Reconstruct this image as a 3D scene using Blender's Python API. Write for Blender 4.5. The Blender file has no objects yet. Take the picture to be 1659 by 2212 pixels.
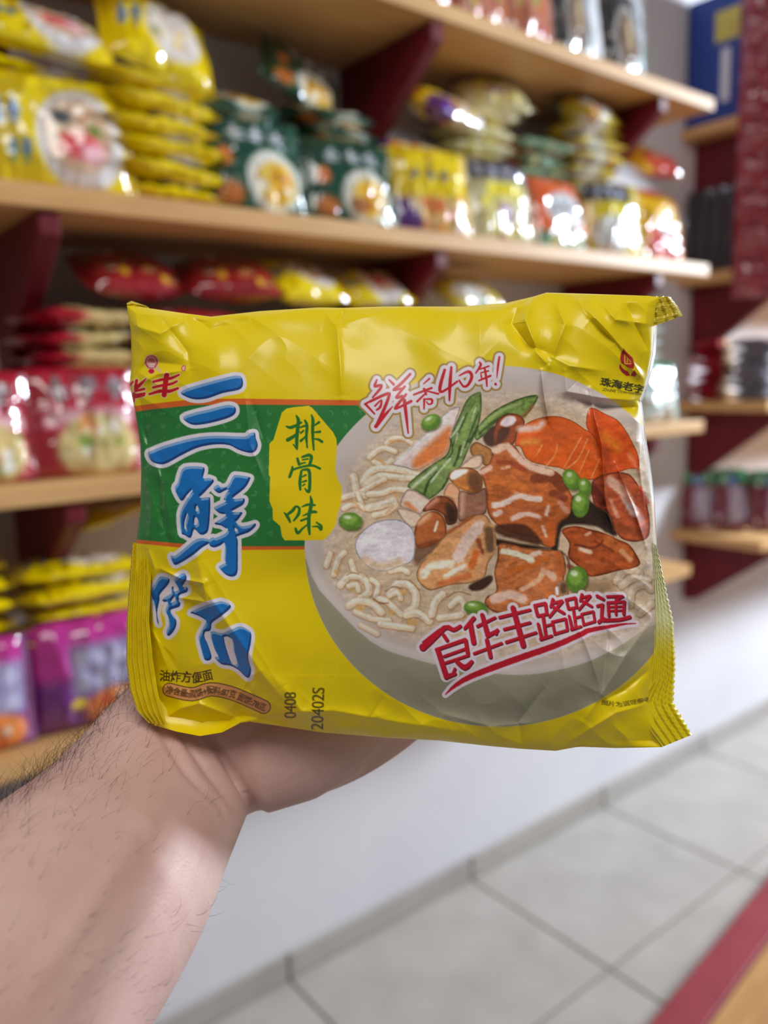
import bpy, bmesh, math, random
import numpy as np
from mathutils import Matrix, Vector

# ------------------------------------------------------------------ camera
W_PX, H_PX = 1659, 2212
CX, CY, F = 829.5, 1106.0, 1751.43
CAM_H = 1.30
_X = np.array([3078.457 - CX, -(758.312 - CY), -F]); _X /= np.linalg.norm(_X)
_Y = np.array([-571.3617 - CX, -(867.3755 - CY), -F]); _Y -= _X * (_X @ _Y); _Y /= np.linalg.norm(_Y)
RC = np.stack([_X, _Y, np.cross(_X, _Y)])          # world = RC @ cam + (0,0,CAM_H)
CAM_M = Matrix([[*RC[0], 0], [*RC[1], 0], [*RC[2], CAM_H], [0, 0, 0, 1]])
scene = bpy.context.scene
COL = scene.collection
cd = bpy.data.cameras.new('camera'); cam = bpy.data.objects.new('camera', cd); COL.objects.link(cam)
cam.matrix_world = CAM_M
cd.sensor_fit = 'VERTICAL'; cd.sensor_height = 36; cd.sensor_width = 27
cd.lens = F / H_PX * 36
cd.clip_start = 0.01
cd.dof.use_dof = True; cd.dof.focus_distance = 0.262; cd.dof.aperture_fstop = 6.6
scene.camera = cam

# ------------------------------------------------------------------ world, lights, exposure
w = bpy.data.worlds.new('world'); scene.world = w; w.use_nodes = True
bg = w.node_tree.nodes['Background']; bg.inputs[0].default_value = (0.92, 0.88, 0.90, 1); bg.inputs[1].default_value = 0.17
def area(name, loc, target, size, size_y, power, col):
    l = bpy.data.lights.new(name, 'AREA'); l.shape = 'RECTANGLE'; l.size = size; l.size_y = size_y
    l.energy = power; l.color = col
    o = bpy.data.objects.new(name, l); COL.objects.link(o)
    o.location = loc
    o.rotation_euler = (Vector(target) - Vector(loc)).to_track_quat('-Z', 'Y').to_euler()
    return o
area('shop_front_daylight', (4.3, -0.05, 2.2), (0.6, 0.9, 0.9), 0.5, 0.5, 225, (0.76, 0.88, 1.0))
area('ceiling_panel', (-0.25, -0.7, 2.8), (0.3, 0.6, 1.0), 1.3, 0.8, 24, (1.0, 0.96, 0.90))
vs = scene.view_settings
vs.view_transform = 'Standard'; vs.look = 'None'; vs.gamma = 1; vs.use_curve_mapping = False
vs.exposure = 0.0

# ------------------------------------------------------------------ helpers
def lin(c):
    c = np.asarray(c, float) / 255.0
    return np.where(c <= 0.04045, c / 12.92, ((c + 0.055) / 1.055) ** 2.4)
def tag(o, label=None, cat=None, group=None, kind=None):
    if label: o['label'] = label
    if cat: o['category'] = cat
    if group: o['group'] = group
    if kind: o['kind'] = kind
    return o
def link(name, me, mat=None, parent=None, M=None):
    o = bpy.data.objects.new(name, me); COL.objects.link(o)
    if mat is not None and me is not None and not me.materials: me.materials.append(mat)
    if parent is not None: o.parent = parent
    if M is not None: o.matrix_local = M
    return o
def mesh_from(name, V, Fc, smooth=True, col=None):
    V = np.asarray(V, np.float32); me = bpy.data.meshes.new(name)
    if isinstance(Fc, np.ndarray):
        n = len(Fc); k = Fc.shape[1]
        me.vertices.add(len(V)); me.vertices.foreach_set('co', V.ravel())
        me.loops.add(n * k); me.loops.foreach_set('vertex_index', Fc.astype(np.int32).ravel())
        me.polygons.add(n); me.polygons.foreach_set('loop_start', np.arange(n, dtype=np.int32) * k)
        me.update(calc_edges=True)
    else:
        me.from_pydata(V.tolist(), [], Fc); me.update()
    me.polygons.foreach_set('use_smooth', np.full(len(me.polygons), smooth))
    if col is not None:
        a = me.color_attributes.new('print', 'FLOAT_COLOR', 'POINT')
        a.data.foreach_set('color', np.concatenate([lin(col), np.ones((len(V), 1))], 1).astype(np.float32).ravel())
    return me
def box_mesh(name, x0, x1, y0, y1, z0, z1, bev=0.0):
    bm = bmesh.new(); bmesh.ops.create_cube(bm, size=1)
    bmesh.ops.scale(bm, vec=(x1 - x0, y1 - y0, z1 - z0), verts=bm.verts)
    bmesh.ops.translate(bm, vec=((x0 + x1) / 2, (y0 + y1) / 2, (z0 + z1) / 2), verts=bm.verts)
    if bev: bmesh.ops.bevel(bm, geom=bm.edges[:], offset=bev, segments=2, affect='EDGES', profile=0.6)
    me = bpy.data.meshes.new(name); bm.to_mesh(me); bm.free(); return me
def grid_faces(n, m, off=0, flip=False):
    i = np.arange(n - 1)[:, None]; j = np.arange(m - 1)[None, :]
    a = (i * m + j + off).ravel(); f = np.stack([a, a + m, a + m + 1, a + 1], 1)
    return f[:, ::-1] if flip else f
def smoothstep(a, b, x):
    t = np.clip((x - a) / (b - a), 0, 1); return t * t * (3 - 2 * t)
_tab = np.random.default_rng(7).random((16, 256, 256))
def vnoise(x, y, seed=0):
    t = _tab[seed % 16]; xi = np.floor(x).astype(int); yi = np.floor(y).astype(int)
    fx = x - xi; fy = y - yi; fx = fx * fx * (3 - 2 * fx); fy = fy * fy * (3 - 2 * fy)
    a = t[xi & 255, yi & 255]; b = t[(xi + 1) & 255, yi & 255]; c = t[xi & 255, (yi + 1) & 255]; d = t[(xi + 1) & 255, (yi + 1) & 255]
    return (a * (1 - fx) + b * fx) * (1 - fy) + (c * (1 - fx) + d * fx) * fy
def fbm(x, y, seed=0, o=4):
    r = 0; a = 0.5; s = 0
    for k in range(o):
        r = r + a * vnoise(x * 2 ** k + 13.7 * k, y * 2 ** k + 7.1 * k, seed + k); s += a; a *= 0.5
    return r / s

# ------------------------------------------------------------------ materials
def mat(name, color, rough=0.5, spec=0.5, noise=None, bump=None, coat=0, metal=0, sss=0, nscale=(1, 1, 1)):
    m = bpy.data.materials.new(name); m.use_nodes = True; nt = m.node_tree; b = nt.nodes['Principled BSDF']
    b.inputs['Roughness'].default_value = rough; b.inputs['Specular IOR Level'].default_value = spec
    b.inputs['Coat Weight'].default_value = coat; b.inputs['Coat Roughness'].default_value = 0.08; b.inputs['Metallic'].default_value = metal
    c = (*lin(color), 1)
    b.inputs['Base Color'].default_value = c
    tc = nt.nodes.new('ShaderNodeTexCoord'); mp = nt.nodes.new('ShaderNodeMapping'); mp.inputs['Scale'].default_value = nscale
    nt.links.new(tc.outputs['Object'], mp.inputs[0])
    if noise:                                     # (scale, other colour, detail)
        n = nt.nodes.new('ShaderNodeTexNoise'); n.inputs['Scale'].default_value = noise[0]; n.inputs['Detail'].default_value = noise[2]
        r = nt.nodes.new('ShaderNodeMix'); r.data_type = 'RGBA'
        r.inputs['A'].default_value = c; r.inputs['B'].default_value = (*lin(noise[1]), 1)
        cr = nt.nodes.new('ShaderNodeValToRGB'); cr.color_ramp.elements[0].position = 0.3; cr.color_ramp.elements[1].position = 0.7
        nt.links.new(mp.outputs[0], n.inputs['Vector']); nt.links.new(n.outputs['Fac'], cr.inputs[0])
        nt.links.new(cr.outputs[0], r.inputs['Factor']); nt.links.new(r.outputs['Result'], b.inputs['Base Color'])
    if bump:                                      # (scale, strength, distance)
        n = nt.nodes.new('ShaderNodeTexNoise'); n.inputs['Scale'].default_value = bump[0]; n.inputs['Detail'].default_value = bump[3] if len(bump) > 3 else 5
        bp = nt.nodes.new('ShaderNodeBump'); bp.inputs['Strength'].default_value = bump[1]; bp.inputs['Distance'].default_value = bump[2]
        nt.links.new(mp.outputs[0], n.inputs['Vector']); nt.links.new(n.outputs['Fac'], bp.inputs['Height']); nt.links.new(bp.outputs[0], b.inputs['Normal'])
    if sss:
        b.inputs['Subsurface Weight'].default_value = sss; b.inputs['Subsurface Radius'].default_value = (1, 0.35, 0.2); b.inputs['Subsurface Scale'].default_value = 0.004
    return m
def film_mat(name, rough=0.2, coat=0.4, bump=None, ior=1.5, spec=0.5):
    m = mat(name, (200, 200, 200), rough, spec, coat=coat, bump=bump); nt = m.node_tree
    nt.nodes['Principled BSDF'].inputs['Coat IOR'].default_value = ior; nt.nodes['Principled BSDF'].inputs['Coat Roughness'].default_value = 0.05
    a = nt.nodes.new('ShaderNodeVertexColor'); a.layer_name = 'print'
    nt.links.new(a.outputs[0], nt.nodes['Principled BSDF'].inputs['Base Color'])
    return m
M_wall = mat('wall_paint', (226, 222, 224), 0.8, 0.2, noise=(3, (216, 212, 216), 4), bump=(60, 0.15, 0.002))
M_tile = mat('floor_tile', (182, 174, 166), 0.38, 0.35, noise=(7, (166, 158, 150), 6))
M_grout = mat('grout', (136, 126, 118), 0.9, 0.1)
M_wood = mat('shelf_pine', (222, 176, 118), 0.5, 0.4, noise=(5, (200, 150, 95), 5), nscale=(1, 9, 9))
M_plank = mat('platform_wood', (196, 148, 92), 0.45, 0.4, noise=(5, (170, 118, 66), 5), nscale=(1, 9, 9))
M_red = mat('bracket_red', (112, 24, 38), 0.5, 0.35, noise=(20, (98, 20, 32), 3))
M_rim = mat('rim_red', (152, 58, 66), 0.45, 0.4, noise=(12, (142, 50, 60), 3))
M_film = film_mat('printed_film', 0.38, 0.4, bump=(45, 0.06, 0.002), ior=1.5, spec=0.25); M_film.node_tree.nodes['Principled BSDF'].inputs['Coat Roughness'].default_value = 0.2
M_bgfilm = film_mat('shelf_packet_film', 0.25, 0.75, bump=(60, 0.6, 0.006, 1.0), ior=1.85, spec=0.3)
M_skin = mat('skin', (214, 180, 170), 0.5, 0.35, noise=(38, (204, 162, 154), 5), bump=(900, 0.25, 0.0006), sss=0.12)
M_hair = mat('hair', (58, 44, 38), 0.5, 0.4)
M_grey = mat('dark_card', (84, 80, 84), 0.6, 0.3, noise=(14, (66, 62, 68), 3))
M_blue = mat('blue_card', (36, 66, 150), 0.45, 0.4, noise=(6, (28, 56, 136), 3))
M_cream = mat('white_print', (214, 216, 226), 0.5, 0.3)
M_gold = mat('yellow_print', (200, 186, 90), 0.5, 0.3)

# ------------------------------------------------------------------ setting
YW, YS = 1.425, 1.13                 # wall plane, front edge of the shelves
X0, X1 = -1.2, 6.0
tag(link('wall_left', box_mesh('wall_left', X0, X1, YW, YW + 0.12, 0.0, 3.1), M_wall), kind='structure')
tag(link('wall_far', box_mesh('wall_far', X1, X1 + 0.12, -2.5, YW + 0.12, 0.0, 3.1), M_wall), kind='structure')
fl = tag(link('floor', box_mesh('floor', X0, X1, -2.5, YW, -0.06, -0.004), M_grout), kind='structure')
TX, TY, GX, GY = 0.561, 0.443, 1.366, 0.978
tile_me = box_mesh('tile', -TX / 2 + 0.0035, TX / 2 - 0.0035, -TY / 2 + 0.0035, TY / 2 - 0.0035, -0.010, 0.0, 0.002)
tile_me.materials.append(M_tile)
for i in range(-4, 8):
    for j in range(-4, 1):
        link('tile', tile_me, None, fl, Matrix.Translation((GX + (i + 0.5) * TX, GY + (j + 0.5) * TY, 0)))
bb = tag(link('baseboard_left', box_mesh('baseboard_left', X0, X1, YW - 0.004, YW, 0.0, 0.058), M_grout), kind='structure')
sk_me = box_mesh('skirting_tile', -TX / 2 + 0.004, TX / 2 - 0.004, -0.005, 0.005, 0.004, 0.062, 0.002); sk_me.materials.append(M_tile)
for i in range(-4, 8):
    link('skirting_tile', sk_me, None, bb, Matrix.Translation((GX + (i + 0.5) * TX, YW - 0.009, 0)))

# low platform with a red rim, lower right
P_A, P_B = np.array([1.20, 0.767]), np.array([1.793, 0.842])
pd = (P_B - P_A) / np.linalg.norm(P_B - P_A); ang = math.atan2(pd[1], pd[0])
plat = link('display_platform', None); plat.matrix_world = Matrix.Translation((P_A[0], P_A[1], 0)) @ Matrix.Rotation(ang, 4, 'Z')
tag(plat, 'low wooden platform with a red painted rim on the tiled floor', 'platform')
link('base', box_mesh('base', -0.5, 2.0, -0.75, -0.01, 0.0, 0.085), M_plank, plat)
link('rim', box_mesh('rim', -0.5, 2.0, -0.078, 0.0, 0.0, 0.104, 0.003), M_rim, plat)
pl_me = box_mesh('plank', 0, 2.5, -0.108, -0.002, 0.085, 0.1, 0.002); pl_me.materials.append(M_plank)
for k in range(6): link('plank', pl_me, None, plat, Matrix.Translation((-0.5, -0.079 - 0.11 * k, 0)))

# shelves and brackets
def bracket(x, ztop, label):
    V = []; prof = [(YS + 0.012, 0), (YW - 0.001, 0), (YW - 0.001, -0.21), (YW - 0.045, -0.205), (YS + 0.012, -0.03)]
    for s in (-0.014, 0.014): V += [(s, y, z) for y, z in prof]
    n = len(prof); Fc = [list(range(n)), list(range(2 * n - 1, n - 1, -1))] + [[i, i + n, (i + 1) % n + n, (i + 1) % n] for i in range(n)]
    me = mesh_from('shelf_bracket', V, Fc, False); me.materials.append(M_red)
    o = link('shelf_bracket', me); o.location = (x, 0, ztop - 0.0005); tag(o, label, 'bracket')
    bm = bmesh.new(); bm.from_mesh(me); bmesh.ops.recalc_face_normals(bm, faces=bm.faces[:]); bmesh.ops.bevel(bm, geom=bm.edges[:], offset=0.002, segments=1, affect='EDGES'); bm.to_mesh(me); bm.free()
SH = {'top': (1.925, 1.953), 'second': (1.536, 1.566), 'third': (1.150, 1.180), 'lowest': (0.778, 0.808)}
for nm, (za, zb) in SH.items():
    xe = 1.94 if nm != 'lowest' else 1.90
    o = link('shelf_board', box_mesh('shelf_board', -0.75, xe, YS, YW - 0.0005, za, zb, 0.003), M_wood)
    tag(o, {'top': 'pale pine shelf board at the top of the picture, left of the blue carton',
            'second': 'long pine shelf board carrying the green and yellow noodle packets',
            'third': 'pine shelf board carrying the red noodle packets beside the held packet',
            'lowest': 'lowest pine shelf board, carrying the magenta noodle packets'}[nm], 'shelf')
    for x, wh in ((0.352, 'left'), (1.05, 'middle'), (1.746, 'right')):
        bracket(x, za, f'dark red triangular bracket, the {wh} one under the {nm} pine shelf')
S2U = {'top': (1.975, 2.003), 'second': (1.56, 1.59), 'third': (1.185, 1.215), 'lowest': (0.782, 0.812)}
for nm, (za, zb) in S2U.items():
    o = link('shelf_board', box_mesh('shelf_board', 2.27, 3.9, YS, YW - 0.0005, za, zb, 0.003), M_wood)
    tag(o, f'pine shelf board at the far right, {nm} of the far shelf unit', 'shelf')
    bracket(2.36, za, f'dark red triangular bracket under the {nm} shelf of the far unit')

# ------------------------------------------------------------------ shelf packets
class Art:
    def __init__(s, n, m, base, seed):
        s.u, s.v = np.meshgrid(np.linspace(0, 1, n), np.linspace(0, 1, m), indexing='ij')
        s.c = np.ones((n, m, 3)) * np.array(base, float); s.r = np.random.default_rng(seed); s.seed = seed
    def mix(s, col, a): s.c += (np.array(col, float) - s.c) * a[..., None]; return s
    def ell(s, x, y, rx, ry, col, soft=0.15, rot=0):
        dx, dy = s.u - x, s.v - y; c, q = math.cos(rot), math.sin(rot)
        d = np.hypot((dx * c + dy * q) / rx, (-dx * q + dy * c) / ry)
        return s.mix(col, 1 - smoothstep(1 - soft, 1 + soft, d))
    def rect(s, x0, x1, y0, y1, col, soft=0.02):
        a = smoothstep(x0 - soft, x0 + soft, s.u) * (1 - smoothstep(x1 - soft, x1 + soft, s.u)) * smoothstep(y0 - soft, y0 + soft, s.v) * (1 - smoothstep(y1 - soft, y1 + soft, s.v))
        return s.mix(col, a)
    def blobs(s, x0, x1, y0, y1, cols, n, r=(0.03, 0.08)):
        for k in range(n):
            q = s.r.uniform(*r); s.ell(s.r.uniform(x0, x1), s.r.uniform(y0, y1), q, q * s.r.uniform(0.5, 1.3), cols[s.r.integers(len(cols))], 0.25, s.r.uniform(0, 3))
        return s
    def marks(s, x0, x1, y, h, n, col):
        for k in range(n):                        # illegible blurred characters
            x = x0 + (x1 - x0) * (k + 0.5) / n; wd = (x1 - x0) / n
            s.rect(x - wd * 0.38, x + wd * 0.38, y - h * 0.1, y + h * 0.1, col, 0.012)
            s.rect(x - wd * 0.12, x + wd * 0.12, y - h * 0.5, y + h * 0.5, col, 0.012)
            s.ell(x + wd * s.r.uniform(-.2, .2), y + h * 0.3 * s.r.choice([-1, 1]), wd * 0.33, h * 0.13, col, 0.3)
        return s
FOOD = [(225, 190, 120), (240, 225, 190), (205, 120, 60), (170, 70, 40), (120, 140, 60), (235, 235, 225)]
def art(kind, n, m, seed):
    Y = (232, 204, 0)
    if kind == 'yellow_bowl':
        a = Art(n, m, Y, seed); a.ell(0.64, 0.42, 0.33, 0.44, (226, 220, 222), 0.06); a.ell(0.62, 0.45, 0.25, 0.33, (214, 180, 150), 0.1)
        a.blobs(0.45, 0.8, 0.3, 0.65, FOOD, 16); a.ell(0.62, 0.36, 0.16, 0.12, (226, 80, 90), 0.4); a.ell(0.72, 0.3, 0.1, 0.08, (246, 190, 200), 0.4); a.ell(0.5, 0.6, .07, .06, (60, 70, 80), .4)
        a.marks(0.02, 0.24, 0.62, 0.26, 2, (225, 235, 245)); a.marks(0.03, 0.23, 0.6, 0.2, 2, (50, 130, 220)); a.marks(0.1, 0.28, 0.28, 0.2, 2, (50, 130, 220))
    elif kind == 'yellow_plain':
        a = Art(n, m, Y, seed); a.ell(0.62, 0.5, 0.3, 0.4, (222, 212, 205), 0.08); a.blobs(0.4, 0.8, 0.3, 0.7, FOOD, 12); a.marks(0.06, 0.3, 0.5, 0.3, 2, (60, 120, 190))
    elif kind == 'green':
        a = Art(n, m, (12, 70, 52), seed); a.marks(0.2, 0.85, 0.74, 0.17, 3, (206, 206, 216)); a.ell(0.66, 0.3, 0.3, 0.3, (226, 224, 214), 0.08)
        a.ell(0.68, 0.28, 0.2, 0.2, (232, 178, 40), 0.25); a.blobs(0.5, 0.85, 0.15, 0.45, [(240, 205, 90), (220, 150, 40), (245, 240, 225), (160, 90, 30)], 12, (0.03, 0.07))
        a.ell(0.18, 0.5, 0.08, 0.1, (220, 120, 60), 0.3); a.ell(0.2, 0.15, 0.14, 0.12, (190, 110, 50), 0.4)
    elif kind == 'yellow_purple':
        a = Art(n, m, (240, 208, 10), seed); a.rect(-.1, 1.1, -.1, 0.42, (214, 180, 120), 0.06); a.marks(0.18, 0.75, 0.66, 0.13, 3, (96, 96, 110)); a.ell(0.1, 0.1, 0.22, 0.26, (96, 50, 140), 0.2)
        a.blobs(0.25, 0.95, 0.02, 0.4, [(230, 150, 60), (222, 110, 60), (240, 210, 150), (225, 225, 235)], 18)
    elif kind == 'grey_yellow':
        a = Art(n, m, (212, 204, 160), seed); a.rect(-.1, 1.1, 0.72, 1.1, (70, 70, 84), 0.04); a.marks(0.1, 0.9, 0.82, 0.12, 4, (190, 190, 205)); a.rect(0.25, 0.8, 0.5, 0.66, (240, 216, 20), 0.06)
        a.ell(0.5, 0.28, 0.35, 0.26, (226, 214, 140), 0.2); a.ell(0.5, 0.3, 0.12, 0.12, (150, 100, 160), 0.4); a.blobs(0.2, 0.9, 0.05, 0.45, [(235, 215, 60), (220, 210, 190), (160, 110, 150)], 8)
    elif kind == 'orange_white':
        a = Art(n, m, (226, 98, 44), seed); a.ell(0.55, 0.5, 0.36, 0.27, (214, 214, 218), 0.12); a.marks(0.28, 0.82, 0.52, 0.18, 3, (140, 138, 140)); a.rect(-.1, 1.1, -.1, 0.2, (120, 156, 126), 0.06); a.blobs(0.1, 0.95, 0.02, 0.2, [(220, 214, 180), (90, 140, 110), (224, 190, 110)], 8)
    elif kind == 'yellow_black':
        a = Art(n, m, (214, 190, 60), seed); a.rect(-.1, 0.8, 0.7, 0.95, (60, 60, 76), 0.04); a.marks(0.08, 0.7, 0.82, 0.14, 3, (180, 184, 200)); a.rect(0.1, 0.8, 0.5, 0.66, (236, 214, 40), 0.06); a.ell(0.4, 0.25, 0.35, 0.26, (214, 212, 206), 0.15); a.blobs(0.15, 0.8, 0.05, 0.4, FOOD, 8)
    elif kind == 'yellow_red':
        a = Art(n, m, (238, 184, 16), seed); a.ell(0.55, 0.25, 0.42, 0.3, (214, 70, 50), 0.15); a.ell(0.55, 0.5, 0.16, 0.16, (190, 180, 190), 0.3); a.ell(0.95, 0.85, 0.12, 0.12, (190, 30, 40), 0.3); a.blobs(0.3, 0.8, 0.1, 0.35, [(230, 110, 70), (200, 50, 40)], 6)
    elif kind == 'red':
        a = Art(n, m, (168, 22, 44), seed); a.marks(0.18, 0.95, 0.78, 0.22, 3, (150, 140, 146)); a.rect(0.16, 1.1, 0.44, 0.6, (222, 170, 176), 0.06); a.ell(0.62, 0.24, 0.38, 0.3, (214, 190, 130), 0.12)
        a.blobs(0.3, 0.95, 0.05, 0.5, [(230, 200, 130), (150, 160, 70), (224, 150, 90), (240, 232, 220), (225, 215, 160)], 20); a.ell(0.5, 0.3, .08, .06, (130, 150, 60), .4)
    elif kind == 'red_multi':
        a = Art(n, m, (150, 26, 36), seed); a.blobs(0.05, 0.95, 0.1, 0.9, [(190, 120, 80), (220, 180, 150), (90, 110, 60), (200, 40, 50), (214, 170, 40), (230, 220, 215)], 26)
    elif kind == 'magenta':
        a = Art(n, m, (188, 44, 140), seed); a.rect(-.1, 1.1, -.1, 0.48, (110, 40, 120), 0.08); a.rect(0.3, 1.1, 0.3, 0.78, (150, 140, 176), 0.06); a.marks(0.32, 0.98, 0.64, 0.16, 4, (196, 192, 220)); a.marks(0.32, 0.98, 0.44, 0.16, 4, (196, 192, 220))
        a.ell(0.7, 0.16, 0.3, 0.18, (230, 130, 60), 0.2); a.blobs(0.2, 0.95, 0.02, 0.3, [(235, 150, 70), (235, 215, 190), (200, 60, 40), (240, 210, 60)], 12)
    elif kind == 'green_white':
        a = Art(n, m, (206, 220, 214), seed); a.rect(-.1, 1.1, 0.68, 1.1, (40, 130, 84), 0.06); a.blobs(0.1, 0.9, 0.05, 0.4, [(220, 180, 120), (226, 214, 200), (170, 120, 70)], 10); a.marks(0.1, 0.9, 0.56, 0.14, 3, (90, 130, 120))
    elif kind == 'green_red':
        a = Art(n, m, (120, 30, 54), seed); a.rect(-.1, 1.1, 0.74, 1.1, (40, 130, 76), 0.05); a.rect(0.5, 1.1, 0.1, 0.7, (190, 180, 206), 0.1); a.ell(0.6, 0.8, 0.14, 0.1, (60, 110, 190), 0.3); a.blobs(0.1, 0.9, 0.05, 0.3, [(60, 90, 60), (150, 60, 80), (210, 200, 214)], 8)
    elif kind == 'silver':
        a = Art(n, m, (126, 122, 134), seed); a.marks(0.1, 0.9, 0.5, 0.3, 4, (70, 64, 78)); a.ell(0.3, 0.6, 0.15, 0.15, (200, 196, 210), 0.4)
    elif kind == 'candy':
        a = Art(n, m, (150, 34, 56), seed); a.blobs(0.05, 0.95, 0.1, 0.9, [(190, 70, 90), (180, 130, 110), (110, 20, 40), (206, 60, 80)], 10)
    elif kind == 'bowl_dark':
        a = Art(n, m, (64, 60, 62), seed); a.rect(0.62, 1.1, -.1, 1.1, (198, 204, 212), 0.05); a.ell(0.4, 0.4, 0.3, 0.36, (190, 186, 182), 0.1); a.ell(0.4, 0.4, 0.24, 0.28, (120, 92, 74), 0.2); a.ell(0.42, 0.46, 0.06, 0.18, (214, 190, 150), 0.3); a.ell(.9, .35, .12, .14, (40, 130, 100), .3)
    elif kind == 'red_gold':
        a = Art(n, m, (196, 120, 96), seed); a.blobs(0, 1, 0, 1, [(196, 60, 80), (220, 190, 110), (230, 214, 190), (150, 190, 90), (200, 110, 60)], 22)
    return a.c
def pillow(kind, wd, ht, th, seed):
    n, m = 46, 36; r = np.random.default_rng(seed + 50)
    u, v = np.meshgrid(np.linspace(0, 1, n), np.linspace(0, 1, m), indexing='ij')
    a, b = np.abs(2 * u - 1), np.abs(2 * v - 1)
    dome = (1 - a ** 3) ** 0.6 * (1 - b ** 3) ** 0.55
    out = []
    pinch = 1 - 0.06 * (1 - a ** 4) * 0 - 0.05 * a ** 6
    x = (u - 0.5) * wd * (1 - 0.03 * (vnoise(v * 4, v * 0 + seed, 3) - 0.5)); z = (v - 0.5) * ht * (1 + 0.05 * (vnoise(u * 5 + seed, u * 0, 4) - 0.5)) * pinch
    cols = art(kind, n, m, seed)
    for s in (-1, 1):
        rid = 1 - np.abs(2 * vnoise(u * 5 + r.uniform(0, 99), v * 4 + r.uniform(0, 99), 5) - 1)
        rid2 = 1 - np.abs(2 * vnoise(u * 12 + r.uniform(0, 99), v * 6 + r.uniform(0, 99), 6) - 1)
        edge = 0.6 + 0.5 * np.maximum(a, b) ** 2
        hgt = th / 2 * dome * (0.9 + 0.2 * vnoise(u * 2 + seed, v * 2, 8)) + (0.007 * (rid - 0.6) + 0.006 * (rid2 - 0.6)) * edge * (1 - np.maximum(a, b) ** 10)
        out.append(np.stack([x, s * np.maximum(hgt, 0.0), z], -1).reshape(-1, 3))
    V = np.concatenate(out); C = np.concatenate([cols.reshape(-1, 3)] * 2)
    f1 = grid_faces(n, m); f2 = grid_faces(n, m, n * m, True)
    me = mesh_from('noodle_packet', V, np.concatenate([f1, f2]), True, C)
    me.materials.append(M_bgfilm)
    seals = []
    for s, i in ((-1, 0), (1, n - 1)):
        k = 5; q = 29
        tt = np.linspace(0, 1, q); xs = np.interp(tt, np.linspace(0, 1, m), x[i]); zs = np.interp(tt, np.linspace(0, 1, m), z[i])
        P = np.zeros((k, q, 3))
        for j in range(k):
            P[j, :, 0] = xs + s * 0.010 * j / (k - 1) + (s * 0.0015 * (np.arange(q) % 2) if j == k - 1 else 0)
            P[j, :, 1] = 0.0012 * (j % 2) + 0.003 * np.sin(tt * 9 + seed) * j / k; P[j, :, 2] = zs
        bc = np.ones((k, q, 3)) * cols[i].mean(0)
        sm = mesh_from('end_seal', P.reshape(-1, 3), grid_faces(k, q, 0, s < 0), False, bc.reshape(-1, 3)); sm.materials.append(M_bgfilm); seals.append(sm)
    return me, seals
_cache = {}
def packet(kind, wd, ht, th, M, label, cat='noodle packet', group=None, var=0, name='noodle_packet'):
    key = (kind, wd, ht, th, var)
    if key not in _cache: _cache[key] = pillow(kind, wd, ht, th, (len(_cache) * 37 + 11) % 200)
    me, seals = _cache[key]
    o = link(name, None); o.empty_display_size = 0.03; o.matrix_world = M
    link('wrapper', me, None, o)
    for s in seals: link('end_seal', s, None, o)
    return tag(o, label, cat, group)
T = Matrix.Translation
def R(a, ax): return Matrix.Rotation(math.radians(a), 4, ax)
ORD = ['bottom', 'second', 'third', 'fourth', 'fifth', 'sixth', 'seventh', 'eighth', 'ninth', 'tenth', 'eleventh', 'twelfth']
rnd = random.Random(5)
def flats(kind, x, y, z, n, desc, where, wd=0.168, dp=0.125, th=0.029, step=0.0305, rz=0, tilt=0, names=None):
    for k in range(n):
        pos = 'lowest' if k == 0 else ('topmost' if k == n - 1 else ORD[k] + ' up')
        Mx = T((x + rnd.uniform(-.010, .010), y - 0.012 + rnd.uniform(-.010, .010), z + 0.017 + k * step)) @ R(rz + rnd.uniform(-9, 9), 'Z') @ R(tilt + rnd.uniform(-1.2, 1.2), 'Y') @ R(-90 + rnd.uniform(-1.5, 1.5), 'X')
        packet(kind, wd, dp, th, Mx, f'{desc} packet, {pos} in the flat stack {where}', group=f'{desc} packets {where}'[:60], var=k % 3)
def stand(kind, x, y, z, wd, ht, th, lean, rz, label, var=0):
    Mx = T((x, y, z)) @ R(rz, 'Z') @ R(-lean, 'X') @ T((0, 0, ht / 2 + 0.001))
    return packet(kind, wd, ht, th, Mx, label, var=var)

z2 = 1.566
stand('yellow_bowl', 0.386, 1.172, z2, 0.178, 0.155, 0.05, 8, -6, 'yellow packet with blue characters and bowl picture standing at left on the second shelf')
flats('yellow_bowl', 0.37, 1.30, z2, 6, 'yellow bowl-print', 'behind the upright yellow bowl packet', rz=8)
flats('yellow_plain', 0.535, 1.225, z2, 6, 'plain-sided yellow', 'left of the green packets', wd=0.155, dp=0.13, step=0.0300, tilt=3)
packet('yellow_plain', 0.165, 0.135, 0.055, T((0.575, 1.27, z2 + 0.268)) @ R(4, 'Z') @ R(8, 'Y') @ R(-26, 'X'), 'crumpled yellow packet on top of the plain yellow stack', var=4)
packet('yellow_bowl', 0.17, 0.12, 0.05, T((0.392, 1.235, z2 + 0.225)) @ R(-4, 'Z') @ R(6, 'Y') @ R(-52, 'X'), 'yellow food-print packet lying tilted above the upright bowl packet', var=5)
stand('green', 0.688, 1.172, z2, 0.17, 0.165, 0.045, 14, -4, 'dark green packet with a noodle bowl, standing next to the yellow stack')
flats('green', 0.70, 1.30, z2, 6, 'dark green', 'behind the first green packet', step=0.031)
packet('green', 0.155, 0.12, 0.04, T((0.665, 1.235, z2 + 0.175)) @ R(-6, 'Z') @ R(-72, 'X'), 'dark green packet tipped forward above the first standing green packet', var=4)
stand('green', 0.872, 1.172, z2, 0.17, 0.155, 0.045, 14, -6, 'dark green packet with a noodle bowl, standing next to the yellow and purple packet', 1)
flats('green', 0.885, 1.285, z2, 7, 'dark green', 'behind the second green packet', step=0.030)
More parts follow.
